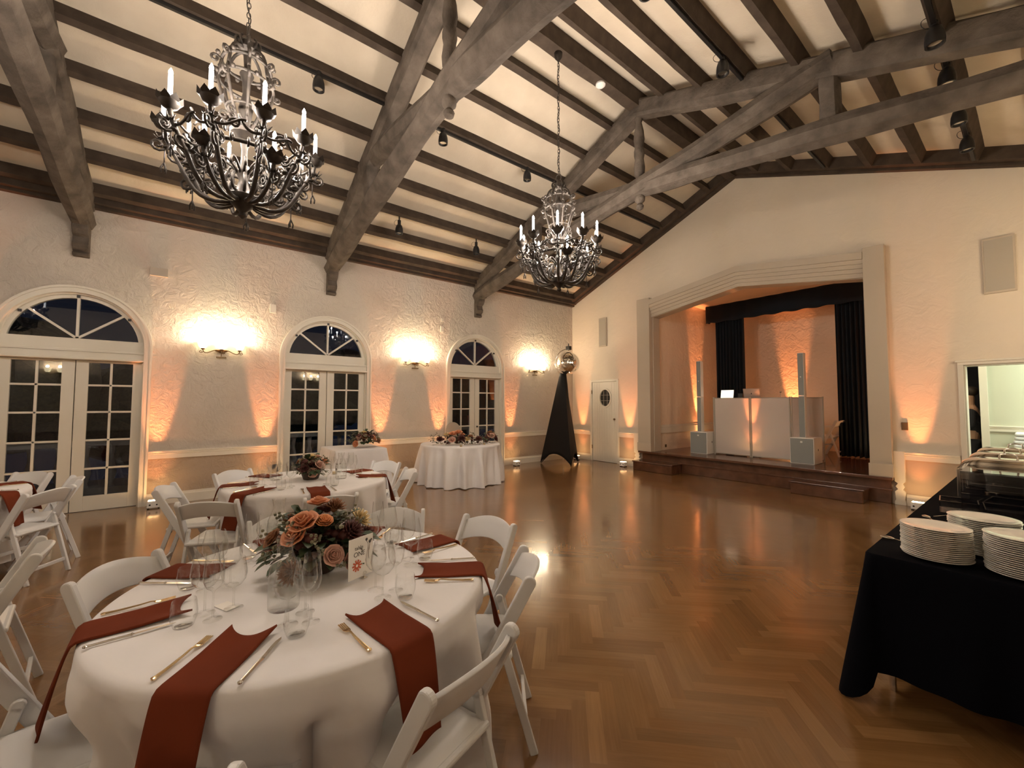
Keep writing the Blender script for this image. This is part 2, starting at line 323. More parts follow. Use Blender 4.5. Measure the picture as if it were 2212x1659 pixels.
# arched french doors -----------------------------------------------------------------
def french_door(i,c):
    t=thing('door_%d'%i,(XL,c,0),0,kind='structure')
    f=lambda a,b,d:(d,a,b)
    s=MB(); s.band(arch(0,.83,ZC,0),arch(0,.735,ZC,0),f,-.02,.05); s.band(arch(0,.83,ZC,0),arch(0,.80,ZC,0),f,.05,.07); s.band(arch(0,.755,ZC,0),arch(0,.735,ZC,0),f,.05,.06)
    s.build('casing','trim',t,smooth=SM)
    s=MB(); s.band(arch(0,.735,ZC,0),arch(0,.715,ZC,0),f,-.20,.0); s.build('jamb','trim',t,smooth=SM)
    s=MB(); s.bb((-.13,-.735,2.18),(.02,.735,2.33)); s.bb((.02,-.74,2.185),(.055,.74,2.215)); s.bb((.02,-.735,2.30),(.035,.735,2.335)); s.bb((-.11,-.72,2.33),(-.03,.72,2.49)); s.build('header','trim',t,bevel=.004)
    # fan light
    fan=MB(); n=24; th0=math.asin((2.49-ZC)/.715)
    def arc(r,z0=2.49):
        a=math.asin((z0-ZC)/r); return [(r*math.cos(PI-a-(PI-2*a)*k/n),ZC+r*math.sin(PI-a-(PI-2*a)*k/n)) for k in range(n+1)]
    fan.band(arc(.72),arc(.665),f,-.11,-.04); fan.build('fan_frame','trim',t,smooth=SM)
    mm=MB(); mm.bar((-.07,0,2.47),(-.07,0,3.08),.03,.05,(1,0,0)); mm.bar((-.07,0,2.49),(-.07,.52,2.85+.05),.03,.05,(1,0,0)); mm.bar((-.07,0,2.49),(-.07,-.52,2.85+.05),.03,.05,(1,0,0)); mm.build('fan_muntin','trim',t)
    g=MB(); p=arc(.69); vs_=[g.bm.verts.new((-.085,a,b)) for a,b in p]; g.bm.faces.new(vs_); g.build('fan_pane','pane',t)
    h=MB(); 
    for a in (-.55,0,.55): z=ZC+math.sqrt(.69**2-a*a); h.box((-.03,a,z),(.02,.035,.035))
    h.build('latch','black',t)
    rows=[.22,.61,1.02,1.43,1.82,2.15]
    for sd in (1,-1):
        lf=MB(); y=lambda v:sd*v
        lf.bb((-.10,y(.005),.01),(-.055,y(.135),2.175)); lf.bb((-.10,y(.61),.01),(-.055,y(.715),2.175)); lf.bb((-.10,y(.135),.01),(-.055,y(.61),.22)); lf.bb((-.10,y(.135),2.15),(-.055,y(.61),2.175))
        for z in rows[1:-1]: lf.bb((-.095,y(.13),z-.014),(-.06,y(.615),z+.014))
        lf.bb((-.095,y(.358),.2),(-.06,y(.386),2.16))
        o=lf.build('door_leaf','trim',t,bevel=.003)
        g=MB(); v=[g.bm.verts.new((-.08,y(a),b)) for a,b in ((.12,.2),(.62,.2),(.62,2.16),(.12,2.16))]; g.bm.faces.new(v); g.build('pane','pane',o)
    if i==3: MB().sphere((-.03,.06,1.0),.022,sc=(1,1,1)).build('door_knob','black',t,smooth=1)
for i,c in enumerate(DY): french_door(i+1,c)
# back wall service door -----------------------------------------------------------------
t=thing('door_4',(-7.285,YB,0),0,kind='structure')
s=MB(); s.bb((-.485,-.025,0),(-.42,.1,2.21)); s.bb((.42,-.025,0),(.485,.1,2.21)); s.bb((-.42,-.025,2.15),(.42,.1,2.21)); s.build('casing','trim',t,bevel=.004)
s=MB()
ell=lambda rx,rz,n=40:[(rx*math.cos(2*PI*k/n)+.03,1.715+rz*math.sin(2*PI*k/n)) for k in range(n)]
f4=lambda a,b,d:(a,d,b)
bm=s.bm
for loop in ([(-.415,.01),(.415,.01),(.415,2.145),(-.415,2.145)],ell(.18,.225)):
    v=[bm.verts.new(f4(a,b,.0)) for a,b in loop]
    for q in range(len(v)): bm.edges.new((v[q],v[(q+1)%len(v)]))
bmesh.ops.triangle_fill(bm,use_beauty=True,edges=bm.edges[:])
r_=bmesh.ops.extrude_face_region(bm,geom=bm.faces[:]); bmesh.ops.translate(bm,vec=(0,.04,0),verts=[g for g in r_['geom'] if isinstance(g,bmesh.types.BMVert)])
for q in range(1,10): s.bb((-.415+q*.083-.0015,-.003,.02),(-.415+q*.083+.0015,.0,1.46 if 3<q<8 else 2.13))
s.build('door_panel','trim',t)
s=MB(); s.band(ell(.215,.265),ell(.178,.223),f4,-.02,.02,close=True); s.build('window_ring','trim',t,smooth=SM)
s=MB(); v=[s.bm.verts.new(f4(a,b,.02)) for a,b in ell(.185,.23)]; s.bm.faces.new(v); s.build('window_pane','darkpane',t)
s=MB()
for q in (-.06,.06): s.bb((.03+q-.004,.008,1.51),(.03+q+.004,.018,1.92))
for q in (1.64,1.79): s.bb((-.14,.008,q-.004),(.2,.018,q+.004))
s.build('window_bars','plate',t)
MB().sphere((.355,-.04,1.15),.028).bb((.345,-.03,1.14),(.365,0,1.16)).build('door_knob','bronze',t,smooth=1)
s=MB(); s.bb((-.43,-.03,1.83),(-.41,-.02,1.93)); s.bb((-.43,-.03,.33),(-.41,-.02,.43)); s.build('hinge','bronze',t)
# back right doorway casing + dim corridor beyond
t=thing('door_5',(0,YB,0),0,kind='structure')
s=MB(); s.bb((-.76,-.03,0),(-.70,.0,2.13)); s.bb((.42,-.03,0),(.485,0,2.13)); s.bb((-.76,-.03,2.13),(.485,0,2.19)); s.bb((-.78,-.045,2.17),(.50,0,2.20)); s.bb((-.70,0,0),(-.685,.24,2.13)); s.bb((-.70,0,2.115),(.42,.24,2.13)); s.build('casing','trim',t,bevel=.003)
KY=YB+.24
struct(MB().bb((-1.6,KY,-.05),(2.2,12.4,0)).build('floor_corridor','concrete'))
s=MB(); s.bb((-.57,10.4,0),(2.2,10.5,2.9)); struct(s.build('wall_corridor','kitwall'))
s=MB(); s.bb((-.66,10.36,0),(-.57,10.54,2.9)); struct(s.build('trim_30','trim')); rail('trim_31',(-.57,10.4,0),(2.2,10.4,0),(0,-1,0),1.12,1.215,.03)
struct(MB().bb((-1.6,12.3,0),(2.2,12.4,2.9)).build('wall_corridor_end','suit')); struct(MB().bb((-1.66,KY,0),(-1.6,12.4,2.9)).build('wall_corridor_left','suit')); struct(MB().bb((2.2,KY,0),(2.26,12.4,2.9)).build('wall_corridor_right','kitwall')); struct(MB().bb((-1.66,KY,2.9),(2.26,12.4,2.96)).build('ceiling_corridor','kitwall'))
tt=thing('ceiling_lamp',(.75,9.7,2.89),0,'flat white lamp on the ceiling of the side room beyond the right doorway','lamp')
MB().bb((-.3,-.15,-.05),(.3,.15,0)).build('diffuser',mat('kitlamp',(1,1,1),.5,emis=(.85,1,.85),es=1),tt)
light('kitchen_light','AREA',(0,0,-.06),KIT_W,(.92,1,.82),tt,.5,aim=(0,0,-1))
# ------------------------------------------------------------------ stage
ST=.42; SYB=12.3
s=MB(); s.bb((-6.12,YB-.17,ST-.045),(-1.49,YB+.25,ST)); s.bb((-5.9,YB+.25,ST-.045),(-1.6,SYB,ST)); s.bb((-6.08,YB-.05,0),(-1.53,YB+.02,ST-.045)); s.bb((-6.10,YB-.07,.2),(-1.51,YB-.05,.225))
struct(s.build('floor_stage','stagewood',bevel=.006))
struct(MB().bb((-5.95,YB+.24,ST),(-5.82,SYB,4.3)).build('wall_stage_left','stagewall')); struct(MB().bb((-1.70,YB+.24,ST),(-1.58,SYB,4.3)).build('wall_stage_right','stagewall'))
struct(MB().bb((-5.95,SYB,0),(-1.58,SYB+.1,4.3)).build('wall_stage_end','stagewall')); struct(MB().bb((-5.95,YB+.24,4.22),(-1.58,SYB+.1,4.3)).build('ceiling_stage','stagewall'))
rail('baseboard_stage',(-5.82,YB+.24,ST),(-5.82,SYB,ST),(1,0,0),ST,ST+.2,.025,prof=False)
rail('baseboard_stage_end',(-5.82,SYB,ST),(-1.7,SYB,ST),(0,-1,0),ST,ST+.2,.025,prof=False)
t=thing('stage_step',(-5.55,YB-.28,0),0,'low dark wooden step at the left end of the stage front','step')
MB().bb((-.5,-.19,0),(.5,.2,.19)).bb((-.52,-.21,.19),(.52,.2,.215)).build('tread','stagewood',t,bevel=.01)
t=thing('stage_step',(-2.3,YB-.26,0),0,'low dark wooden step at the right end of the stage front','step')
MB().bb((-.5,-.17,0),(.5,.18,.19)).bb((-.52,-.19,.19),(.52,.18,.215)).build('tread','stagewood',t,bevel=.01)
# stage surround
s=MB()
for a,b in ((-6.13,-5.78),(-1.76,-1.49)): s.bb((a,YB-.14,ST),(b,YB,4.13)); s.bb((a-.015,YB-.16,ST),(b+.015,YB-.13,ST+.2)); 
s.bb((-5.80,YB,ST),(-5.76,YB+.26,3.7)); s.bb((-1.76,YB,ST),(-1.72,YB+.26,3.7))
struct(s.build('trim_32','stagepaint',bevel=.005))
t=MB(); 
def gable(zs_,zp,x0=-5.78,x1=-1.76): return [(x0,zs_),(RX+.02,zp),(x1,zs_)]
lv=[(4.07,4.36,.15),(3.95,4.24,.12),(3.88,4.17,.09),(3.81,4.10,.06),(3.74,4.03,.035),(3.66,3.96,.0)]
for (a,b,d),(a2,b2,d2) in zip(lv,lv[1:]):
    t.band(gable(a,b),gable(a2,b2),fb,-.01-d,.02)
t.band(gable(3.70,4.0),gable(3.65,3.965),fb,-.01,.26)
struct(t.build('trim_33','stagepaint'))
# carved dado posts beside the stage
def carved(name,x0,x1):
    wd=x1-x0; prof=[(0,0),(0,.05),(.1,.08),(.02,.2),(.3,.24),(.1,.28),(.3,.33),(.02,.36),(.02,.50),(.0,.52),(0,.83)]
    poly=[(x0+wd*a,b) for a,b in prof]+[(x1-wd*a*.8+ (0.03 if .6<b<.75 else 0),b) for a,b in prof[::-1]]
    return struct(MB().prism(poly,fb,-.06,0).build(name,'trim',bevel=.004))
carved('trim_34',-1.49,-1.36); carved('trim_35',-6.32,-6.13)
# curtains
def drape(name,x0,x1,y,z0,z1,par,amp=.05,freq=9,m='curtain'):
    s=MB(); s.grid(lambda u,v:(x0+(x1-x0)*u, y+amp*math.sin(u*freq*2*PI+math.sin(v*3)*.3)+amp*.4*math.sin(u*freq*4.7+1), z1+(z0-z1)*v+(.012*math.sin(u*40) if v>=1 else 0)),140,8)
    return s.build(name,m,par,smooth=1,solid=.01)
t=thing('stage_curtain',(0,0,0),0,'dark navy pleated curtain hanging at the left end of the stage valance','curtain','dark stage curtains'); drape('panel',-5.42,-4.68,11.2,ST+.02,3.9,t)
t=thing('stage_curtain',(0,0,0),0,'dark navy pleated curtain hanging at the right end of the stage beside the frame','curtain','dark stage curtains'); drape('panel',-2.78,-2.16,11.2,ST+.02,3.9,t,.055,8)
t=thing('stage_valance',(0,11.1,0),0,'long dark navy valance across the top of the stage','curtain')
MB().grid(lambda u,v:(-5.6+3.5*u,-.05-.012*math.sin(u*60),4.20-.46*v+(.012*math.sin(u*50) if v==1 else 0)),120,4).bb((-5.6,-.04,3.76),(-5.57,.12,4.2)).bb((-2.13,-.04,3.76),(-2.10,.12,4.2)).build('fabric','curtain',t,smooth=SM,solid=.012)
# ------------------------------------------------------------------ roof timber
ORD=['ridge','first','second','third','fourth','fifth','sixth','seventh','eighth']
pl=[-4.25,-4.815,-5.38,-5.945,-6.51,-7.08,-7.65,-8.215]
pr_=[2*RX-x for x in pl]
def purlin(x,label,wd=.085,dep=.16,z=None):
    t=MB(); sl=0 if z else (SL if x<RX else -SL); z0=zs(x)
    ang=math.atan(sl); rot=Matrix.Rotation(-ang,3,'Y')
    n=40; y0,y1=YN,YB-.19
    prev=None
    for i in range(n+1):
        y=y0+(y1-y0)*i/n; ring=[]
        for a,b in ((-wd/2,0),(wd/2,0),(wd/2,dep+.05),(-wd/2,dep+.05)):
            j=random.uniform(-.004,.004); v=rot@Vector((a+j,0,b+(j if b==0 else 0))); ring.append(t.bm.verts.new((x+v.x,y,z0+v.z-(.10 if z else 0))))
        if prev:
            for q in range(4): t.bm.faces.new((prev[q],prev[(q+1)%4],ring[(q+1)%4],ring[q]))
        else: t.bm.faces.new(ring[::-1])
        prev=ring
    t.bm.faces.new(prev); o=t.build('roof_purlin','purlin',smooth=SM); return tag(o,label,'ceiling beam','roof purlins')
purlin(RX,'wide ridge beam along the very top of the ceiling, carrying the chandeliers',wd=.17,dep=.2,z=1)
for i,x in enumerate(pl): purlin(x,'dark ceiling beam on the window side of the roof, %s one down from the ridge'%ORD[i+1])
for i,x in enumerate(pr_): purlin(x,'dark ceiling beam on the right slope of the roof, %s one down from the ridge'%ORD[i+1])
# wall plate and gable trim
def plate(x,dx,name,label):
    t=thing(name,(x,0,0),0,label,'beam'); a=min(0,dx); b=max(0,dx)
    MB().bb((a,YN,ZE-.0),(b,YB,ZE+.14)).bb((a*.55,YN,ZE-.05),(b*.55,YB,ZE)).build('beam','purlin',t,bevel=.006)
plate(XL,.17,'wall_plate_beam','dark timber beam along the top of the window wall'); plate(XR,-.17,'wall_plate_beam','dark timber beam along the top of the right wall')
t=thing('gable_rafter',(0,YB,0),0,'dark timber lining the gable above the stage wall','beam')
for sd in (-1,1):
    xe=RX+sd*(RX-XL); MB().prism([(xe,zs(xe)),(RX,ZR),(RX,ZR+.2),(xe,zs(xe)+.2)],lambda a,b,d:(a,d,b),-.2,-.0).prism([(xe,zs(xe)-.05),(RX,ZR-.05),(RX,ZR),(xe,zs(xe))],lambda a,b,d:(a,d,b),-.09,-.0).build('rafter','purlin',t,bevel=.006)
def turned(c,z0,z1,r=.085,n=14):
    h=z1-z0; pr=[(.6,0),(.75,.03),(.45,.08),(.9,.16),(1,.26),(.8,.38),(.95,.44),(.95,.50),(.8,.55),(1,.66),(.85,.78),(.5,.90),(.85,.96),(.85,1)]
    return [(r*a,z0+h*b) for a,b in pr]
def truss(y,label):
    t=thing('roof_truss',(RX,y,0),0,label,'roof truss','roof trusses'); hw=RX-XL
    for sd in (-1,1):
        o=MB(); p=(sd*(hw-.02),0,ZE+.02-.03); q=(0,0,ZR-.08); o.bar(p,q,.24,.26,(0,0,1),sub=14,jit=.05); o.build('rafter','beam',t,smooth=SM)
        # arched scissor chord : from the wall at this side across to the opposite rafter
        pts=[(hw,4.18),(3.4,4.40),(2.3,4.60),(.8,4.84),(0,4.95),(-1.2,5.12),(-2.5,5.33)]
        o=MB(); prev=None
        bm=o.bm; pts=[Vector((sd*a,(.0 if sd<0 else .02),b)) for a,b in pts]; rings=[]
        # smooth resample
        res=[]
        for i in range(len(pts)-1):
            for k_ in range(4): res.append(pts[i].lerp(pts[i+1],k_/4))
        res.append(pts[-1])
        o.tube(res,lambda u:.145+.012*math.sin(u*23+sd),8,flat=1,up=(0,1,0)); o.build('scissor_chord','beam',t,smooth=SM)
        o=MB(); o.bar((sd*2.45,0,4.50),(sd*2.45,0,5.18),.17,.17,(0,1,0),sub=5,jit=.06); o.build('strut','beam',t,smooth=SM)
        o=MB(); X=sd*hw; f=lambda a,b,d:(X-sd*a,d,b)
        prof=[(0,3.66),(.09,3.66),(.10,3.70),(.07,3.73),(.13,3.77),(.15,3.82),(.12,3.88),(.11,3.93),(.17,3.96),(.21,4.02),(.22,4.08),(.30,4.10),(.32,4.30),(0,4.36)]
        o.prism(prof,f,-.085,.085); o.build('corbel','beam',t,bevel=.008)
    o=MB(); o.lathe(turned(None,4.98,6.12,.085),(0,0,0),12); o.build('king_post','beam',t,smooth=SM)
    o=MB(); o.lathe([(.02,4.60),(.05,4.62),(.06,4.66),(.035,4.70),(.075,4.74),(.08,4.79),(.06,4.86)],(0,0,0),12); o.build('pendant','beam',t,smooth=SM)
for y,l in zip([-4.71]+RY,['timber scissor truss nearest the room end behind the camera','leftmost timber scissor truss, over the large arched door','middle timber scissor truss crossing in front of the far chandelier','timber scissor truss nearest the stage']): truss(y,'rough grey brown '+l)
# ------------------------------------------------------------------ chandeliers
def scroll(p,dirv,r0,turns=1.3,n=16,sg=1,upv=(0,0,1)):
    d=Vector(dirv).normalized(); u=Vector(upv); pts=[]
    for i in range(n+1):
        a=i/n*turns*2*PI; rr=r0*(1-.75*i/n); pts.append(Vector(p)+d*(r0+0-rr*math.cos(a))+u*sg*rr*math.sin(a))
    return pts
def bez(P,n=12):
    out=[]; P=[Vector(p) for p in P]
    for i in range(n+1):
        t=i/n; Q=P[:]
        while len(Q)>1: Q=[Q[j].lerp(Q[j+1],t) for j in range(len(Q)-1)]
        out.append(Q[0])
    return out
def chandelier_proto():
    t=thing('chandelier',(RX,0,0))
    z0=3.0
    MB().lathe([(.005,3.0),(.03,3.02),(.02,3.05),(.06,3.09),(.10,3.13),(.11,3.17),(.05,3.22),(.03,3.30),(.05,3.36),(.025,3.42),(.02,3.55),(.035,3.62),(.10,3.66),(.105,3.69),(.03,3.72),(.04,3.80),(.05,3.88),(.025,4.0),(.03,4.1),(.05,4.16),(.02,4.22),(.03,4.34),(.07,4.36),(.075,4.40),(.03,4.45),(.01,4.47)],n=14).build('stem','iron',t,smooth=SM)
    cr=MB()
    for k_ in range(8):
        a=k_*PI/4; d=Vector((math.cos(a),math.sin(a),0)); tn=Vector((-math.sin(a),math.cos(a),0))
        P=lambda r,z:d*r+Vector((0,0,z))
        cr.tube(bez([P(.03,4.36),P(.17,4.36),P(.16,4.2),P(.18,4.12)],8),.012,6); cr.tube(bez([P(.18,4.12),P(.22,4.05),P(.12,3.92),P(.13,3.74),P(.02,3.70)],10),.011,6)
        cr.tube(scroll(P(.17,4.20),d,.035,1.2,12),.010,5); cr.tube(scroll(P(.18,4.05),d,.03,1.2,12,-1),.010,5); cr.tube(scroll(P(.10,3.78),d,.04,1.2,12),.009,5)
        for z in (4.22,4.08): cr.sphere(P(.19,z)+tn*.05,.018,6,4)
    for r,z in ((.165,4.22),(.185,4.08),(.125,3.86)): cr.tube([(r*math.cos(q),r*math.sin(q),z) for q in [2*PI*j/32 for j in range(32)]],.011,6,closed=True)
    cr.build('crown','iron',t,smooth=1)
    lf=MB(); lw=MB()
    for k_ in range(10):
        a=k_*PI/5; d=Vector((math.cos(a),math.sin(a),0))
        lf.tube(bez([d*.03+Vector((0,0,4.36)),d*.10+Vector((0,0,4.36)),d*.10+Vector((0,0,4.42)),d*.07+Vector((0,0,4.44))],5),.010,4)
        lw.tube(bez([d*.05+Vector((0,0,3.2)),d*.14+Vector((0,0,3.15)),d*.16+Vector((0,0,3.25)),d*.11+Vector((0,0,3.32))],6),.012,5)
        lw.tube(bez([d*.03+Vector((0,0,3.34)),d*.12+Vector((0,0,3.5)),d*.18+Vector((0,0,3.42)),d*.15+Vector((0,0,3.36))],6),.010,5)
    lf.build('top_leafwork','iron',t,smooth=1); lw.build('hub_leafwork','iron',t,smooth=1)
    rg=MB(); rr=.30; rg.tube([(rr*math.cos(q),rr*math.sin(q),3.46) for q in [2*PI*j/40 for j in range(40)]],.016,6,closed=True)
    for k_ in range(20):
        a=k_*PI/10; d=Vector((math.cos(a),math.sin(a),0)); rg.tube(scroll(d*.28+Vector((0,0,3.46)),d,.04,1.1,9,1 if k_%2 else -1),.009,5)
    rg.build('ring_band','iron',t,smooth=1)
    def arm(a,R1,zc,low):
        d=Vector((math.cos(a),math.sin(a),0)); tn=Vector((-math.sin(a),math.cos(a),0)); P=lambda r,z,q=0:d*r+Vector((0,0,z))+tn*q
        s=MB()
        s.tube(bez([P(.05,3.14),P(R1*.55,3.02 if low else 3.0),P(R1*.85,3.22),P(R1*.62,zc-.25),P(R1*.98,zc-.22),P(R1,zc-.02)],16),.0165,6)
        s.tube(scroll(P(R1*.82,zc-.16),-d,.055,1.3,12,-1),.010,5); s.tube(scroll(P(R1*.95,zc-.16),d,.05,1.3,12,-1),.010,5); s.tube(scroll(P(R1*.55,3.25),d,.05,1.2,12,1),.010,5); s.tube(scroll(P(R1*.7,zc-.06),-d,.045,1.2,10,1),.009,5)
        s.tube(bez([P(.30,3.46),P(R1*.75,3.42),P(R1*.9,zc-.1)],6),.009,5)
        for q in range(7):
            b=q/7*2*PI; e=d*math.cos(b)+tn*math.sin(b); s.tube([P(R1,zc-.10)+e*.005,P(R1,zc-.12)+e*.03,P(R1,zc-.09)+e*.055],lambda u:.010*(1-u*.7),4)
        if not low:
            s.tube(bez([P(R1*.93,zc-.13),P(R1*.93,zc-.19,.10),P(R1*.90,zc-.05,.16),P(R1*.90,zc-.10,.20)],10),.010,5); s.tube(scroll(P(R1*.9,zc-.12,.09),tn,.04,1.3,12,1),.009,5)
            s.tube(bez([P(R1*.93,zc-.13),P(R1*.93,zc-.19,-.10),P(R1*.90,zc-.05,-.14)],8),.010,5); s.tube(scroll(P(R1*.72,zc-.22),d,.06,1.3,12,-1),.010,5)
            for q in range(4): s.sphere(P(R1*(.70+.08*q),zc-.26+.03*q),.022,6,4,(1.2,1.2,.6))
        # tassel
        s.tube([P(R1*.97,zc-.20),P(R1*.97,zc-.30)],.004,4)
        for q in range(3):
            b=q/3*2*PI; e=d*math.cos(b)+tn*math.sin(b); s.tube([P(R1*.97,zc-.29),P(R1*.97,zc-.33)+e*.02,P(R1*.97,zc-.36)+e*.016],.006,4)
        o=s.build('arm','iron',t,smooth=1)
        c=MB(); c.lathe([(.012,zc-.045),(.045,zc-.03),(.062,zc+.0),(.055,zc+.0),(.015,zc-.01)],P(R1,0),12)
        for q in range(8):
            b=q/8*2*PI; e=d*math.cos(b)+tn*math.sin(b); x_=e.cross(Vector((0,0,1)))
            vs_=[c.bm.verts.new(P(R1,zc-.01)+v) for v in (e*.03-x_*.02,e*.03+x_*.02,e*.070+Vector((0,0,.02))+x_*.028,e*.078+Vector((0,0,.055)),e*.070+Vector((0,0,.02))-x_*.028)]; c.bm.faces.new(vs_)
        c.build('candle_cup','iron',o,smooth=SM)
        h=.19 if not low else .15
        MB().lathe([(.0145,zc),(.0145,zc+h)],P(R1,0),10).build('candle','candle',o,smooth=SM)
        MB().lathe([(.008,0),(.013,.014),(.0125,.026),(.007,.040),(.001,.052)],P(R1,zc+h),8).build('bulb','bulb',o,smooth=1)
        light('candle_light','POINT',P(R1,zc+h+.03),CH_W*(1 if not low else .8),C_CAND,o,.016)
    for k_ in range(10): arm(k_*2*PI/10+.15,.50,3.60,False)
    for k_ in range(5): arm(k_*2*PI/5+.47,.36,3.40,True)
    ch=MB(); z=4.47
    ch.tube([(.035*math.cos(q),0,4.51+.045*math.sin(q)) for q in [2*PI*j/14 for j in range(14)]],.009,6,closed=True)
    z=4.57; i=0
    while z<6.10:
        ch.tube([((.013*math.cos(q) if i%2 else 0),(0 if i%2 else .013*math.cos(q)),z+.028*math.sin(q)) for q in [2*PI*j/8 for j in range(8)]],.0035,5,closed=True); z+=.042; i+=1
    ch.tube([(.015*math.cos(q*.6),.015*math.sin(q*.6),4.55+q*.0275) for q in range(58)],.004,4)
    ch.build('chain','iron',t,smooth=1)
    MB().lathe([(.006,6.08),(.02,6.10),(.05,6.14),(.055,6.195)],n=14).build('canopy','iron',t,smooth=SM)
    return proto(t)
ch=chandelier_proto()
g_='iron candle chandeliers on the ridge beam'
place(ch,(RX,.27,0),0,'nearer large black iron candle chandelier, hanging over the guest tables',g_,'chandelier')
place(ch,(RX,3.70,0),.3,'farther black iron candle chandelier, hanging in front of the stage',g_,'chandelier')
o3=place(ch,(RX,-3.1,0),.6,'black iron candle chandelier at the near end of the room',g_,'chandelier')
ld=None
for q in [q for q in C.objects if q.type=='LIGHT' and q.parent and q.parent.parent==o3]:
    if ld is None: ld=q.data.copy(); ld.energy*=.35
    q.data=ld
# ------------------------------------------------------------------ sconces
def sconce_proto():
    t=thing('wall_sconce',(0,0,0))   # faces +X, origin on wall
    MB().lathe([(.02,.02),(.06,.01),(.075,-.0),(.05,-.02),(.0,-.045)],(.05,0,-.06),16,sx=.7,sy=1.5).tube([(.05,0,-.10),(.05,0,-.16)],.006,6).bb((.03,-.07,-.185),(.07,.07,-.165)).build('backplate','bronze',t,smooth=SM)
    for q in (-.25,0,.25):
        a=MB(); a.tube(bez([(.05,0,-.06),(.12,q*.45,-.02),(.12,q*.7,-.16),(.12,q,-.14),(.12,q,-.06)],12),.008,6); a.tube(scroll((.12,q,-.10),(0,1 if q>=0 else -1,0),.025,1.1,10,-1),.006,5); a.lathe([(.01,-.07),(.03,-.06),(.025,-.04)],(.12,q,0),10)
        o=a.build('arm','bronze',t,smooth=1)
        s=MB(); s.lathe([(.028,-.045),(.045,-.03),(.058,.0),(.068,.05),(.085,.085)],(.12,q,0),20,cap=False); s.build('lamp_shade','shade',o,smooth=1,solid=.004)
        light('sconce_light','POINT',(.165,q,.125),SC_W,C_SC,o,.035)
    return proto(t)
sp=sconce_proto(); g_='three lamp wall sconces'
for y,l in zip((.37,3.84,7.30),('leftmost three lamp bronze sconce on the window wall, right of the large arched door','three lamp bronze sconce on the window wall between the second and third arched doors','three lamp bronze sconce on the window wall nearest the room corner')):
    place(sp,(XL,y,2.50),0,l,g_,'wall lamp')
for y,l in zip((-3.1,3.72,7.2),('behind the camera','beside the buffet table','nearest the doorway')):
    place(sp,(XR,y,2.50),PI,'three lamp bronze sconce on the right wall '+l,g_,'wall lamp')
# ------------------------------------------------------------------ uplights
def uplight_proto():
    t=thing('floor_uplight',(0,0,0))  # beam leans toward -Y local (the wall)
    MB().bb((-.075,-.06,.015),(.075,.06,.115)).build('housing','white',t,bevel=.008)
    MB().bb((-.062,-.045,.112),(.062,.045,.118)).build('lens',mat('uplens',(1,.6,.3),.3,emis=(1,.55,.22),es=9),t)
    MB().lathe([(.012,0),(.012,.004)],(-.04,.062,.06),10,mt=Matrix.Rotation(-PI/2,3,'X')).lathe([(.012,0),(.012,.004)],(.04,.062,.06),10,mt=Matrix.Rotation(-PI/2,3,'X')).build('knob','black',t)
    for q in (-.06,.06): MB().bb((q-.01,-.05,0),(q+.01,.05,.02)).build('foot','black',t)
    light('uplight_beam','SPOT',(0,0,.13),UP_W,C_UP,t,.03,aim=(0,-.15,1),spot=21,blend=.6); light('uplight_flare','SPOT',(0,-.05,.13),UP_W*.055,C_UP,t,.03,aim=(0,-.26,1),spot=58,blend=1)
    return proto(t)
up=uplight_proto(); g_='white battery floor uplights'
for x,y,rz,l in [(XL+.27,-.40,-PI/2,'on the floor right of the largest arched door'),(XL+.27,1.04,-PI/2,'on the floor left of the second arched door'),(XL+.27,3.10,-PI/2,'hidden behind the small square table by the second arched door'),
    (XL+.27,4.44,-PI/2,'behind the flower table, left of the third arched door'),(XL+.27,6.50,-PI/2,'right of the third arched door'),(-8.05,YB-.27,0,'behind the mirror ball stand at the corner'),
    (-6.48,YB-.27,0,'on the floor between the white door and the stage'),(-1.20,YB-.27,0,'at the foot of the back wall right of the stage'),(XL+.27,-2.35,-PI/2,'left of the largest arched door')]:
    place(up,(x,y,0),rz if rz else PI,'small white uplight glowing orange, '+l,g_,'uplight')
for x,y,rz,l in [(-3.95,SYB-.27,0,'on the stage behind the white booth'),(-5.56,10.9,-PI/2,'on the stage by the left stage wall'),(-3.86,9.70,0.0001,'inside the white booth, behind the seam of its front panels'),(-2.0,10.9,PI/2,'on the stage at the foot of the right curtain')]:
    o=place(up,(x,y,ST),rz if rz else PI,'small white uplight glowing orange, '+l,g_,'uplight')
    for l_ in [q for q in C.objects if q.parent==o and q.type=='LIGHT']: l_.data=l_.data.copy(); l_.data.energy*=(2.4 if rz==0.0001 else 2.3)
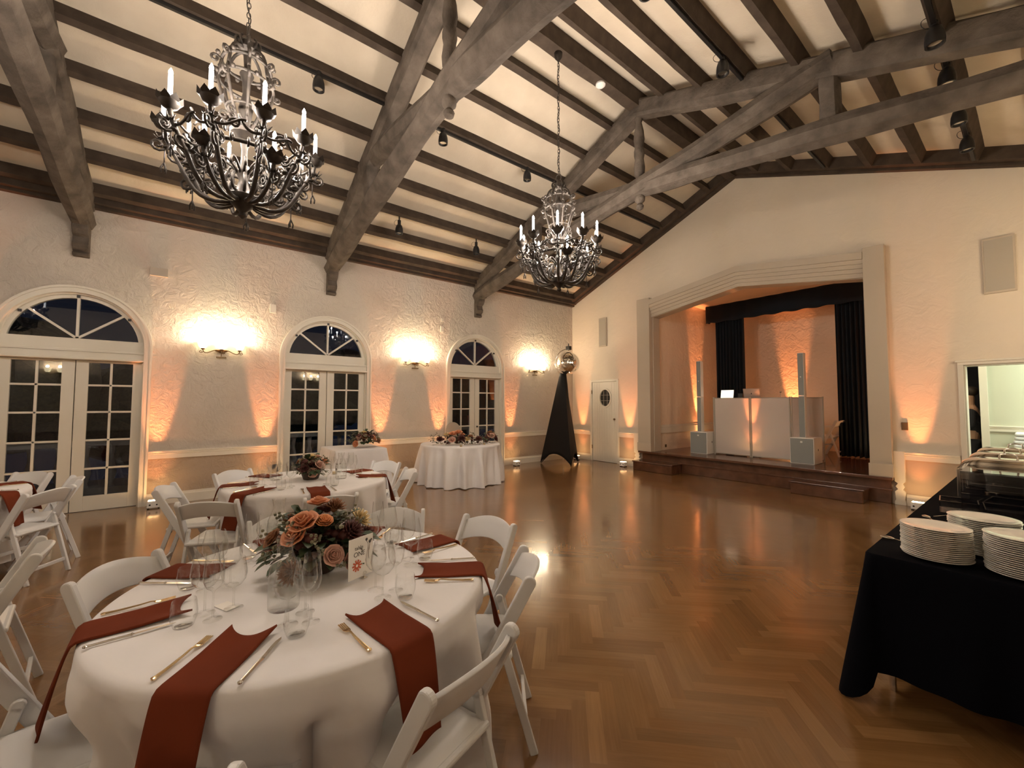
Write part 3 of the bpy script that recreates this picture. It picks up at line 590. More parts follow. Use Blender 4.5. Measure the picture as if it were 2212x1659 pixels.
# ------------------------------------------------------------------ white folding chair (faces local +Y, origin on floor)
def chair_proto():
    t=thing('folding_chair',(0,0,0))
    top=Vector((0,-.26,.79)); foot=Vector((0,.17,0)); pt=lambda z:foot.lerp(top,z/.79)
    for sd in (-1,1):
        x=sd*.205; s=MB()
        dz=(top-foot).normalized(); px_=Vector((1,0,0)); nn=dz.cross(px_); Lr=(top-foot).length; hw=.029
        pf=[(-hw,0),(hw,0)]+[(hw*math.cos(t_*PI/10),Lr-hw+hw*.9*math.sin(t_*PI/10)) for t_ in range(11)]
        s.prism(pf,lambda a,b,d,x=x: foot+dz*b+nn*a+Vector((x+d,0,0)),-.0135,.0135)
        s.build('side_rail','chair',t,bevel=.006)
        s=MB(); a=pt(.52); xx=sd*.178; s.bar((xx,a.y,a.z),(xx,-.27,0),.020,.036,(0,0,1)); s.lathe([(.001,-.010),(.021,-.010),(.021,.010),(.001,.010)],(xx,a.y,a.z),12,mt=Matrix.Rotation(PI/2,3,'Y')); o=s.build('leg','chair',t,bevel=.004)
        MB().lathe([(.006,-.002),(.006,.002)],(sd*.167,pt(.44).y-.06,.40),8,mt=Matrix.Rotation(PI/2,3,'Y')).build('rivet','steel',o)
    def back(off):
        def f(u,v):
            a=2*u-1; zb=.630+.035*(1-a*a); zt=.752+.040*(1-a*a); z=zb+(zt-zb)*v; p=pt(z); return (a*.197,p.y-.045*(1-a*a)+off,z)
        return f
    s=MB(); s.grid(back(0),16,3); s.build('backrest','chair',t,smooth=1,solid=.016,bevel=.003)
    s=MB(); s.bb((-.185,-.17,.415),(.185,.205,.440)); s.build('seat','chair',t,bevel=.010)
    s=MB(); s.grid(lambda u,v:((u-.5)*.33*(1 if True else 1),-.15+.33*v,.440+.018*min(1,8*min(u,1-u,v,1-v))**.5),14,14); s.bb((-.165,-.15,.436),(.165,.18,.441)); s.build('seat_pad','chair',t,smooth=SM)
    MB().bar((-.178,-.235,.11),(.178,-.235,.11),.018,.03).build('stretcher','chair',t,bevel=.003)
    MB().bar((-.20,pt(.24).y,.24),(.20,pt(.24).y,.24),.018,.03).build('stretcher','chair',t,bevel=.003)
    MB().bar((-.20,pt(.45).y+.0,.40),(.20,pt(.45).y,.40),.018,.03).build('seat_rail','chair',t,bevel=.003)
    return proto(t)
chp=chair_proto(); CHAIRS=[]
T1=(-2.10,.48); T2=(-4.75,1.0); T3=(-5.96,-1.96)
POSE={101:(-2.265,1.379,-2.860),58:(-1.759,1.146,-3.765),14:(-1.355,.648,-4.394),-132:(-2.608,-.077,-.743),140:(-2.734,1.078,-2.089),176:(-3.009,.543,-1.515),
 -105:(-5.010,.064,-.276),-150:(-5.523,.527,-1.018),-52:(-4.346,.221,1.168),-2:(-3.985,.982,1.501),79:(-4.646,1.819,-3.304),121:(-5.297,1.876,-2.593),65:(-5.674,-1.189,-3.731),147:(-6.773,-1.537,-2.288)}
def chair_at(c,ang,rt,label,grp,rz=None,z=0):
    if ang in POSE: x,y,rz=POSE[ang]; return place(chp,(x,y,0),rz,label,grp,'chair')
    a=R(ang); r=rt-.26+.0; x=c[0]+math.cos(a)*r*1.0; y=c[1]+math.sin(a)*r
    # facing centre: local +Y -> -radial
    return place(chp,(x,y,z),a+PI/2 if rz is None else rz,label,grp,'chair')
g1='white folding chairs round table one'
for a,rt,l in [(-32,1.07,'at the bottom edge, only its back top showing'),(14,1.06,'right front, its seat and back in full view'),(58,1.04,'at right, edge on between two others'),(101,1.19,'far right, arched back against open floor'),
    (140,1.15,'far side, behind the tall glasses'),(176,1.13,'far side, behind the flower centrepiece'),(-132,1.05,'at left, with its wide curved back'),(-86,1.06,'nearest chair at the left edge of the picture')]:
    chair_at(T1,a,rt,'white folding chair at table one, '+l,g1)
g2='white folding chairs round the second table'
for a,rt,l in [(-105,1.22,'at the front left, seen from the side'),(-150,1.20,'at the far left by the window wall'),(-52,1.12,'at front, its back turned to table one'),(-2,1.04,'front, right behind the flowers of table one'),(79,1.06,'at the right, seen edge on'),(121,1.28,'at the far right by the small square table')]:
    chair_at(T2,a,rt,'white folding chair at the second table, '+l,g2)
g3='white folding chairs round the left table'
for a,rt,l in [(65,1.12,'nearest the camera, its back turned to us'),(147,1.16,'farthest, in front of the arched door'),(105,1.08,'seen edge on between the other two')]:
    chair_at(T3,a,rt,'white folding chair at the left edge table, '+l,g3)
place(chp,(-3.385,-.887,0),-2.997,'white folding chair standing apart at the left edge of the picture, seen edge on',g3,'chair')
place(chp,(-2.98,11.25,ST),R(80),'white folding chair on the stage right of the booth','white folding chairs on the stage','chair')
# ------------------------------------------------------------------ round tables and cloths
def round_table(c,label,h=.76,R0=.745):
    t=thing('round_table',(c[0],c[1],0),0,label,'table','round banquet tables')
    MB().lathe([(R0-.01,h-.035),(R0,h-.028),(R0,h-.008),(R0-.01,h-.003)],n=48).build('tabletop','stagewood',t,smooth=SM)
    for k_ in range(4):
        a=k_*PI/2+.4; x,y=.42*math.cos(a),.42*math.sin(a); MB().tube([(x,y,h-.035),(x*1.15,y*1.15,.0)],.014,8).build('leg','steel',t)
def seat_push(c,x,y,z):
    # the cloth is pushed in where a chair seat meets it
    for cx,cy,rz in CHAIRS:
        if math.hypot(cx-c[0],cy-c[1])>1.3: continue
        dx,dy=c[0]+x-cx,c[1]+y-cy; co,si=math.cos(rz),math.sin(rz); lx=co*dx+si*dy; ly=-si*dx+co*dy
        if ly<.26 and abs(lx)<.34:
            wz=min(1,max(0,(.68-z)/.22)); wx=min(1,max(0,(.34-abs(lx))/.11)); wz=wz*wz*(3-2*wz); wx=wx*wx*(3-2*wx)
            m_=min(.26-ly,.125)*wz*wx; x+=-si*m_; y+=co*m_
    return x,y
def round_cloth(c,label,h=.76,R0=.755,hem=.10,nf=13,amp=.05,flare=.10,seed=1,group='white round tablecloths'):
    rg=random.Random(seed); ph=[rg.uniform(0,6.28) for _ in range(5)]; fr=[nf,nf+4,max(3,nf-5),nf*2+1,3]
    am=[1,.7,.6,.42,.4]
    def fold(a): return sum(am[i]*math.sin(fr[i]*a+ph[i]) for i in range(5))/1.5
    n=360; prof=[(0,0),(.25,0),(.5,0),(.62,0),(.70,0),(.735,0),(.757,-.004),(.768,-.014),(.772,-.035)]
    def f(u,v):
        a=2*PI*u; i=v*31
        if i<=8:
            r,dz=prof[int(round(i))]; z=h+dz+.003*math.sin(5*r*math.cos(a+ph[0])*3+ph[1])*(r>0)*(1 if r<.7 else 0)*.5
            return (r/.757*R0*math.cos(a),r/.757*R0*math.sin(a),z+.0035)
        w=(i-8)/23; q=min(1,w*1.6)**.8; sh=math.copysign(abs(fold(a))**.8,fold(a))
        r=R0+.012+flare*w+amp*q*sh; aa=a+.03*q*math.cos(nf*a+ph[0])*0.6
        z=h-.03+(hem-h+.03)*w+.006*math.sin(9*a)*w; x_,y_=seat_push(c,r*math.cos(aa),r*math.sin(aa),z)
        return (x_,y_,z)
    o=MB().grid(f,n,31,closed=True).build('tablecloth','cloth',None,smooth=1); bmx=None
    o.location=(c[0],c[1],0); return tag(o,label,'tablecloth',group)
round_table(T1,'round banquet table hidden under the nearest white cloth'); round_cloth(T1,'white floor length tablecloth on the large nearest round table',seed=4,nf=10,amp=.085,flare=.025)
round_table(T2,'round banquet table hidden under the second white cloth'); round_cloth(T2,'white tablecloth on the second round table, behind table one',seed=8,nf=11,amp=.07,flare=.02,hem=.14)
round_table(T3,'round banquet table cut off by the left edge of the picture'); round_cloth(T3,'white tablecloth on the round table cut off by the left edge',seed=12,hem=.14,amp=.03,flare=.05)
TS=(-7.28,4.33)
round_table(TS,'round table hidden under the long draped cloth in front of the third arched door')
round_cloth(TS,'long gathered white tablecloth on the flower decked table before the third arched door',seed=3,nf=15,amp=.075,flare=.05,hem=.012,R0=.78)
# square side table
t=thing('side_table',(-7.75,2.36,0),0,'small square table under a white cloth by the second arched door','table')
MB().bb((-.47,-.42,.72),(.47,.42,.755)).build('tabletop','stagewood',t)
for a in (-.4,.4):
    for b in (-.35,.35): MB().bb((a-.02,b-.02,0),(a+.02,b+.02,.72)).build('leg','steel',t)
def square_cloth(c,hx,hy,h,hem,label,m='cloth',name='tablecloth',corner=.12,seed=1,near_hem=None,cat='tablecloth',ripple=.012,lowc=None):
    rg=random.Random(seed); cr=.04
    P=[] # perimeter, rounded corners
    per=[(hx,-hy),(hx,hy),(-hx,hy),(-hx,-hy)]; cen=[-45,45,135,225]
    for i,(a,b) in enumerate(per):
        sx=math.copysign(1,a); sy=math.copysign(1,b)
        for k_ in range(13):
            an=R(cen[i]-45+90*k_/12); P.append((a-sx*cr+cr*math.cos(an),b-sy*cr+cr*math.sin(an),math.cos(an),math.sin(an),math.sin(PI*k_/12),i))
        a2,b2=per[(i+1)%4]; nx,ny=math.cos(R(cen[i]+45)),math.sin(R(cen[i]+45))
        q0=(a-sx*cr+cr*nx,b-sy*cr+cr*ny); sx2=math.copysign(1,a2); sy2=math.copysign(1,b2); q1=(a2-sx2*cr+cr*nx,b2-sy2*cr+cr*ny); m_=max(6,int(math.dist(q0,q1)/.03))
        for k_ in range(1,m_): w=k_/m_; P.append((q0[0]+(q1[0]-q0[0])*w,q0[1]+(q1[1]-q0[1])*w,nx,ny,-w if False else 0,i))
    n=len(P); s=MB(); rings=[]; ph=rg.uniform(0,6)
    L_=[0]
    for i in range(1,n): L_.append(L_[-1]+math.dist(P[i][:2],P[i-1][:2]))
    for j in range(16):
        w=max(0,(j-1)/14); ring=[]
        for i,(x,y,nx,ny,cw,ci) in enumerate(P):
            l=L_[i]; out=(0 if j==0 else .006)+w*(corner*cw+ripple*math.sin(l*17+ph)+ripple*.7*math.sin(l*31+2*ph)+.012)
            hz=hem
            if lowc and ci in lowc: hz=hem-(hem-.01)*cw**.6
            elif cw>0: hz=max(.01,hem-.12*cw)
            z=h if j==0 else h-.008+(hz-h)*w
            ring.append(s.bm.verts.new((x+nx*out,y+ny*out,z)))
        rings.append(ring)
    s.bm.faces.new(rings[0])
    for A,B in zip(rings,rings[1:]):
        for i in range(n): s.bm.faces.new((A[i],A[(i+1)%n],B[(i+1)%n],B[i]))
    o=s.build(name,m,None,smooth=R(50)); o.location=(c[0],c[1],0); return tag(o,label,cat)
square_cloth((-7.75,2.36),.49,.44,.762,.10,'white square tablecloth on the small table by the second arched door',seed=2,corner=.14)
# ------------------------------------------------------------------ place settings
def fork_p():
    s=MB(); zc=.006
    s.tube([(0,-.100,zc),(0,-.06,zc),(0,0,zc+.003),(0,.035,zc+.007),(0,.05,zc+.005)],lambda u:.0055-.0032*min(1,u*1.5)+.001,8,flat=.55)
    s.lathe([(.001,-.004),(.008,-.002),(.008,.002),(.001,.004)],(0,-.10,zc),10)
    s.grid(lambda u,v:((u-.5)*(.012+.012*min(1,v*1.6)),.045+.025*v,zc+.004-.003*math.sin(v*PI/2)),4,4)
    for q in (-.0096,-.0032,.0032,.0096): s.bar((q,.068,zc+.001),(q,.112,zc+.004),.0034,.002)
    o=s.build('dinner_fork','gold',None,smooth=SM,solid=.0012); o['category']='fork'; return o
def knife_p():
    s=MB(); zc=.006
    s.tube([(0,-.115,zc),(0,-.10,zc),(0,-.02,zc),(0,-.005,zc)],lambda u:.0062-.0015*math.sin(u*PI),8,flat=.7)
    s.lathe([(.001,-.006),(.008,-.002),(.008,.002),(.001,.006)],(0,-.115,zc),10); s.lathe([(.001,-.006),(.0075,0),(.001,.006)],(0,-.003,zc),10)
    s.prism([(-.0045,0),(-.007,.06),(-.0065,.09),(.0,.115),(.006,.10),(.0065,.0)],lambda a,b,d:(a,b,d),zc-.001,zc+.001)
    o=s.build('dinner_knife','steel',None,smooth=SM); o['category']='knife'; return o
def wine_p():
    t=thing('wine_glass',(0,0,0)); MB().lathe([(.035,.0015),(.033,.003),(.012,.005),(.004,.010),(.0034,.085),(.008,.094),(.028,.104),(.044,.125),(.050,.15),(.047,.18),(.040,.215),(.037,.23)],n=28,cap=False).build('glass_body','glass',t,smooth=1); 
    return proto(t)
def med_p():
    t=thing('rounded_glass',(0,0,0)); MB().lathe([(.034,.0015),(.032,.003),(.011,.005),(.004,.010),(.0034,.075),(.008,.083),(.026,.092),(.040,.112),(.044,.135),(.040,.165),(.035,.195)],n=28,cap=False).build('glass_body','glass',t,smooth=1)
    return proto(t)
def slim_p():
    t=thing('champagne_glass',(0,0,0)); MB().lathe([(.031,.0015),(.029,.003),(.010,.005),(.0035,.010),(.003,.10),(.008,.108),(.024,.120),(.033,.145),(.034,.17),(.030,.215),(.027,.25)],n=26,cap=False).build('glass_body','glass',t,smooth=1)
    return proto(t)
def tumbler_p():
    t=thing('water_tumbler',(0,0,0)); MB().lathe([(.001,.004),(.028,.002),(.031,.004),(.040,.03),(.042,.05),(.038,.085),(.036,.095)],n=26,cap=False).build('glass_body','glass',t,smooth=1)
    MB().lathe([(.001,.008),(.027,.007),(.001,.0095)],n=20).build('glass_base','glass',t,smooth=1)
    return proto(t)
def carafe_p():
    t=thing('water_carafe',(0,0,0)); MB().lathe([(.001,.002),(.052,.002),(.056,.008),(.057,.03),(.056,.12),(.052,.16),(.040,.19),(.029,.215),(.027,.235),(.031,.265),(.035,.275)],n=30,cap=False).build('glass_body','glass',t,smooth=1)
    MB().lathe([(.0535,.01),(.0545,.03),(.0535,.12),(.050,.157),(.001,.158)],n=30,cap=False).build('water','water',t,smooth=SM)
    return proto(t)
def napkin_mesh(R0,h,seed,hang=.33,wd=.16,inner=.49):
    rg=random.Random(seed); a1,a2=rg.uniform(.006,.022),rg.uniform(.006,.022)
    L0=R0-inner; Lt=L0+hang; 
    def f(u,v):
        x=(u-.5)*wd; l=v*Lt; cr=.018
        # pointed inner corners lifted like a soft fold
        edge=(abs(2*u-1))**3; 
        inn=inner-.035*edge*max(0,1-v*5); wv=.006*math.sin(u*PI*2+seed)*max(0,1-v*3)+.010*edge*max(0,1-v*5)
        if l<L0-cr: r=inn+(L0-cr)*(l/(L0-cr))*((R0-cr-inn)/(L0-cr)); z=h+.006+wv*.9
        elif l<L0+cr*.57*1.0:
            q=(l-(L0-cr))/(cr*1.57); r=R0-cr+(cr+.010)*math.sin(q*PI/2); z=h+.006-(cr)*(1-math.cos(q*PI/2))
        else:
            m_=l-(L0+cr*.57); r=R0+.010+.075*(m_/hang)**.8*1.0+a1*math.sin(u*PI*1.3+1)*m_/hang; z=h+.006-cr-m_*.985; x*=1-.12*(m_/hang)
        return (x,-r,z)
    return f
def napkin(c,ang,seed,label,grp,h=.76,R0=.765,hang=.285,wd=.16,curl=False):
    s=MB(); f=napkin_mesh(R0,h,seed,hang,wd); s.grid(f,16,44)
    o=s.build('napkin','rust',None,smooth=1,solid=.007,bevel=0); o.location=(c[0],c[1],0); o.rotation_euler=(0,0,R(ang)+PI/2); return tag(o,label,'napkin',grp)
PR={}
PR['f'],PR['k']=fork_p(),knife_p(); 
for n_,fn in (('w',wine_p),('m',med_p),('s',slim_p),('t',tumbler_p),('c',carafe_p)): PR[n_]=fn()
NM={'f':('gold dinner fork','fork','cutlery'),'k':('gold handled dinner knife','knife','cutlery'),'w':('large empty wine glass','glass','wine glasses'),'m':('smaller rounded wine glass','glass','smaller wine glasses'),'s':('slim tall champagne glass','glass','champagne glasses'),'t':('short empty water tumbler','glass','water tumblers')}
def setting(c,ang,where,tname,h=.7645,what='fkwmst',glr=.43,gla=.12,sw=0):
    a=R(ang)
    def pos(r,lat): # lat>0 = counter clockwise
        return (c[0]+math.cos(a)*r-math.sin(a)*lat, c[1]+math.sin(a)*r+math.cos(a)*lat)
    for q,(r,lat,dr) in dict(f=(.615,-.135,-.05),k=(.62,.118,.03),w=(glr-.01,gla-.03,0),m=(glr-.10,gla-.01,0),s=(glr-.03,gla+.045,0),t=(glr+.055,gla+.035,0)).items():
        if q not in what: continue
        x,y=pos(r,lat); nm,cat,g=NM[q]
        place(PR[q],(x,y,h if q in 'fk' else h),a+PI/2+dr if q in 'fk' else a,'%s at the %s of %s'%(nm,where,tname),'%s on %s'%(g,tname),cat)
    napkin(c,ang-1,int(ang*3)%17,'rust red napkin draped at the %s of %s'%(where,tname),'rust napkins on %s'%tname,R0=.768,h=.764)
for a,wh in [(-37,'front place nearest the camera'),(11,'right front place'),(60,'right hand place'),(99,'far right place'),(143,'far place right of the flowers'),(-172,'far place behind the flowers'),(-131,'left back place'),(-88,'left front place')]: setting(T1,a,wh,'table one')
for a,wh in [(-57,'front left place'),(-4,'front place'),(-98,'left place'),(73,'right place'),(113,'far right place'),(-146,'far left place')]: setting(T2,a,wh,'the second table')
for a,wh in [(20,'near place'),(68,'right place'),(120,'far place')]: setting(T3,a,wh,'the left edge table',what='fk')
for (x,y),l in (((-1.86,.31),'in front of the flowers on table one, half full'),((-2.62,.40),'behind the flowers on table one'),((-4.62,1.28),'right of the flowers on the second table'),((-4.95,.72),'left of the flowers on the second table')): place(PR['c'],(x,y,.765),0,'clear glass water carafe '+l,'water carafes','carafe')
# printed menu slip
tag(MB().box((-2.01,.135,.7665),(.085,.05,.001),Matrix.Rotation(R(25),3,'Z')).build('place_slip','card'),'small pale printed paper slip lying left of the carafe on table one','paper')
# ------------------------------------------------------------------ flowers
def bloom(s,c,r,dirv,kind='rose',rg=random):
    d=Vector(dirv).normalized(); q=d.to_track_quat('Z','Y').to_matrix(); c=Vector(c)
    if kind in('rose','ranunculus'):
        for L_,(n,rr,op,hh) in enumerate([(3,.28,.12,.75),(4,.45,.3,.72),(5,.68,.55,.62),(6,.92,.85,.46)] if kind=='rose' else [(4,.2,.05,.6),(5,.4,.12,.6),(6,.6,.2,.55),(7,.78,.32,.45),(7,.9,.5,.3)]):
            for k_ in range(n):
                a0=2*PI*k_/n+L_*1.1+rg.uniform(-.15,.15); wv=rg.uniform(-.1,.1)
                def f(u,v,a0=a0,n=n,rr=rr,op=op,hh=hh,wv=wv):
                    a=a0+(u-.5)*2*PI/n*1.45; w=1-(abs(2*u-1)**2.5)*.35
                    rad=r*rr*(.35+.65*v**(.7))*(1+op*.25*v)*w**.2+r*.05*math.sin(u*9+wv*9)*v; z=r*(hh*v*w*(1.15-.35*op*v)-.28+wv*.2)
                    return c+q@Vector((rad*math.cos(a),rad*math.sin(a),z))
                s.grid(f,5,4)
        s.sphere(c+q@Vector((0,0,-.1*r)),r*.32,8,6)
    else:  # mum : many narrow petals
        for L_ in range(5):
            n=16; el=.15+L_*.33
            for k_ in range(n):
                a=2*PI*k_/n+L_*.5; dd=Vector((math.cos(a)*math.cos(el),math.sin(a)*math.cos(el),math.sin(el)*.8)); x=Vector((-math.sin(a),math.cos(a),0))*.11*r
                p0=c+q@(dd*.2*r); p1=c+q@(dd*.7*r+x); p2=c+q@(dd*(1.05)*r+Vector((0,0,.12*r))); p3=c+q@(dd*.7*r-x); s.bm.faces.new([s.bm.verts.new(v) for v in (p0,p1,p2,p3)])
        s.sphere(c,r*.3,8,6)
def leaf(s,p,d,ln,wd,droop=.3,rg=random):
    d=Vector(d).normalized(); x=d.cross(Vector((rg.uniform(-.3,.3),rg.uniform(-.3,.3),1))).normalized(); nrm=x.cross(d)
    P=[Vector(p)+d*ln*t_+Vector((0,0,-droop*ln*t_*t_)) for t_ in (0,.3,.6,.85,1)]; W=[.12,.8,1,.6,.05]
    L_=[s.bm.verts.new(a+x*wd*b/2+nrm*.12*wd*b) for a,b in zip(P,W)]; M_=[s.bm.verts.new(a) for a in P]; R_=[s.bm.verts.new(a-x*wd*b/2+nrm*.12*wd*b) for a,b in zip(P,W)]
    for i in range(4): s.bm.faces.new((L_[i],L_[i+1],M_[i+1],M_[i])); s.bm.faces.new((M_[i],M_[i+1],R_[i+1],R_[i]))
def arrangement(loc,label,blooms,nleaf=70,spread=(.20,.20),hh=.20,seed=1,bowl=True,group=None,long=False,rz=0,scale=1):
    rg=random.Random(seed); t=thing('flower_arrangement',loc,rz,label,'flowers',group); t.scale=(scale,)*3
    if bowl: MB().lathe([(.05,.0),(.07,.005),(.085,.05),(.105,.09),(.11,.10),(.10,.10),(.08,.05),(.02,.02)],n=24,cap=False).build('bowl','bowl',t,smooth=SM)
    sx,sy=spread
    for m_,k_,lw in (('leaf',.4,(.075,.045)),('dkleaf',.35,(.07,.022)),('sage',.25,(.06,.018))):
        s=MB()
        for i in range(int(nleaf*k_)):
            a=rg.uniform(0,2*PI); el=rg.uniform(-.15,1.2); b=rg.uniform(.35,1)
            if long: p=Vector((rg.uniform(-sx,sx),rg.uniform(-sy,sy)*.6,rg.uniform(.01,hh*.6)))
            else: p=Vector((math.cos(a)*math.cos(el)*sx*b*.8,math.sin(a)*math.cos(el)*sy*b*.8,.09+math.sin(el)*hh*.75*b))
            d=Vector((math.cos(a)*math.cos(el),math.sin(a)*math.cos(el),math.sin(el)*.8+.1)); leaf(s,p,d,rg.uniform(.7,1.3)*lw[0],rg.uniform(.8,1.2)*lw[1],.4,rg)
        if m_=='sage':
            for i in range(int(nleaf*.35)):
                a=rg.uniform(0,2*PI); p=Vector((math.cos(a)*sx*rg.uniform(.3,1),math.sin(a)*sy*rg.uniform(.3,1),rg.uniform(.06,hh*1.05) if not long else rg.uniform(.02,hh*.8))); 
                for q in range(4): s.sphere(p+Vector([rg.uniform(-.015,.015) for _ in range(3)]),.007,5,4)
        o=s.build({'leaf':'green_leaves','dkleaf':'dark_foliage','sage':'sage_sprigs'}[m_],m_,t,smooth=SM); o['kind']='stuff'
    s=MB()
    for i in range(34):
        a=rg.uniform(0,2*PI); b=rg.uniform(0,.8); s.sphere((math.cos(a)*sx*b*.8,math.sin(a)*sy*b*.8,(.10 if not long else .03)+rg.uniform(0,hh*.45)),.028,6,5,(1,1,.8))
    o=s.build('dark_filler','burg',t,smooth=1); o['kind']='stuff'
    for nm,m_,kd,p,r in blooms:
        s=MB(); cc=Vector(p); base=Vector((0,0,.03)) if not long else Vector((p[0],0,0)); bloom(s,p,r,cc-base,kd,rg); s.build(nm,m_,t,smooth=1,solid=.0012)
    return t
B1=[('rose','peach','rose',(.075,-.075,.235),.055),('ranunculus','orange','ranunculus',(.10,.0,.235),.036),('rose','peach','rose',(.0,.0,.29),.042),('rose','peach','rose',(.09,-.11,.19),.045),('mum','brown','mum',(-.02,.07,.245),.05),('chrysanthemum','cream','mum',(.03,.16,.19),.055),
    ('mum','burg','mum',(.12,.10,.17),.055),('mum','burg','mum',(.06,.18,.13),.045),('carnation','pink','rose',(.175,.02,.11),.038),('carnation','pink','rose',(.16,.09,.07),.032),('rose','brown','rose',(.0,-.17,.17),.04),('mum','brown','mum',(.12,-.12,.06),.05),('mum','brown','mum',(-.1,-.08,.2),.04),('rose','burg','rose',(-.06,.05,.24),.04)]
arrangement((-2.17,.50,.765),'large flower centrepiece of peach roses and dark foliage on table one',B1,260,(.22,.22),.22,5,group='flower centrepieces',scale=1.13)
B2=[('rose','pink','rose',(.10,.06,.15),.05),('rose','pink','rose',(.12,-.01,.08),.045),('mum','cream','mum',(.02,-.0,.21),.05),('rose','peach','rose',(.04,.12,.17),.04),('rose','brown','rose',(-.02,-.10,.18),.04),('mum','burg','mum',(.10,-.08,.12),.05),('rose','pink','rose',(0,.06,.22),.035),('mum','burg','mum',(-.08,.03,.17),.05)]
arrangement((-4.78,1.02,.765),'round flower centrepiece with pink roses in a dark bowl on the second table',B2,150,(.18,.18),.20,9,group='flower centrepieces',scale=1.06)
B3=[('rose','peach','rose',(.08,.10,.13),.05),('rose','brown','rose',(.1,-.02,.15),.045),('rose','pink','rose',(.05,-.1,.12),.045),('rose','cream','rose',(.0,.0,.20),.04),('rose','peach','rose',(.10,-.14,.06),.04),('mum','brown','mum',(.02,.18,.08),.05)]
arrangement((-7.62,2.50,.765),'flower arrangement on the small square table by the second arched door',B3,130,(.19,.24),.19,13,bowl=False,scale=1.35)
B4=[('rose','peach','rose',(-.12,-.05,.22),.085),('rose','cream','rose',(-.24,-.02,.20),.07),('rose','peach','rose',(-.03,-.06,.25),.075),('rose','pink','rose',(-.15,-.12,.11),.065),('rose','cream','rose',(.13,-.08,.12),.06),('rose','brown','rose',(.2,-.05,.17),.05),('mum','burg','mum',(.03,-.10,.12),.09),('mum','burg','mum',(-.38,-.06,.10),.08),('mum','burg','mum',(.36,-.06,.10),.08),('rose','peach','rose',(.05,-.02,.2),.05)]
arrangement((-6.95,4.12,.765),'long low garland of pale roses and dark foliage along the front of the draped table',B4,260,(.56,.13),.30,21,bowl=False,long=True,rz=R(60))
B5=[('rose','brown','rose',(0,.0,.20),.075),('rose','pink','rose',(.09,-.04,.15),.07),('rose','peach','rose',(-.02,.10,.14),.065),('rose','burg','rose',(.10,.06,.09),.07),('rose','burg','rose',(.05,-.12,.08),.07)]
arrangement((-7.02,4.88,.765),'small round posy of rust roses at the right end of the draped table',B5,60,(.15,.15),.19,22,bowl=False)
t=thing('round_backed_chair',(-8.19,4.78,0),R(90),'pale round backed chair behind the draped flower table','chair')
MB().lathe([(.001,-.015),(.20,-.015),(.21,0),(.20,.015),(.001,.015)],(0,.20,.92),28,mt=Matrix.Rotation(PI/2,3,'X')).build('backrest','plate',t,smooth=SM)
MB().lathe([(.20,.43),(.22,.45),(.22,.47),(.20,.49)],n=24).build('seat','plate',t,smooth=SM)
for a in (-.16,.16):
    for b in (-.16,.19): MB().tube([(a,b,0),(a,b,.45 if b<0 else .8)],.014,8).build('leg','chrome',t)
for (x,y),l in (((-7.1,3.62),'at the left end of the draped table'),((-7.55,4.05),'behind the garland on the draped table'),((-6.75,4.75),'right of the garland on the draped table')): place(PR['w'],(x,y,.765),0,'clear wine glass '+l,'wine glasses on the draped table','glass')
for (x,y),l in (((-2.40,.22),'left'),((-4.5,.8),'front')): pass
def votive(x,y,l):
    t=thing('votive_candle',(x,y,.7645),0,'small glass votive candle '+l,'candle'); MB().lathe([(.001,.002),(.024,.002),(.027,.06)],n=16,cap=False).build('glass_cup','glass',t,smooth=1); MB().lathe([(.001,.003),(.022,.003),(.022,.03),(.001,.031)],n=16,cap=False).build('wax','cream',t,smooth=SM)
votive(-4.95,1.30,'behind the flowers on the second table'); votive(-6.68,4.50,'in front of the garland on the draped table'); votive(-6.62,3.95,'at the front edge of the draped table')
# table number card ----------------------------------------------------------------
p0=Vector((-1.92,.57,0)); p1=Vector((-1.975,.70,0)); ang=math.atan2(p1.y-p0.y,p1.x-p0.x)
t=thing('table_number_card',(*( (p0+p1)/2).xy,.764),ang,'white table number card with a red flower, propped before the flowers on table one','sign')
MB().bb((-.068,-.001,.012),(.068,.001,.192)).build('card','card',t)
s=MB(); s.tube([(.02+.009*math.cos(q),-.004,.022+.009*math.sin(q)) for q in [2*PI*j/12 for j in range(12)]],.0012,5,closed=True); s.bb((.008,-.012,0),(.032,.012,.004)); s.bb((.018,-.003,.003),(.022,.0,.02)); s.build('card_holder','steel',t)
s=MB()
for k_ in range(10):
    a=2*PI*k_/10; s.bar((-.022+.008*math.cos(a),-.0016,.068+.008*math.sin(a)),(-.022+.026*math.cos(a),-.0016,.068+.026*math.sin(a)),.001,.0075,(0,0,1) if abs(math.sin(a))<.9 else (1,0,0))
s.tube([(-.022+.008*math.cos(q),-.0016,.068+.008*math.sin(q)) for q in [2*PI*j/12 for j in range(12)]],.0016,4,closed=True); s.build('printed_flower','redink',t)
s=MB(); s.tube([(.030,-.0016,.165),(.040,-.0016,.15),(.042,-.0016,.11),(.046,-.0016,.08)],.001,4); s.tube([(.05,-.0016,.15),(.045,-.0016,.12)],.001,4)
for x,z,r in ((.030,.172,.007),(.050,.158,.008),(.058,.165,.005)): s.lathe([(.0001,-.0004),(r,0),(.0001,.0004)],(x,-.0016,z),10,mt=Matrix.Rotation(PI/2,3,'X'))
s.build('printed_stem','ink',t)
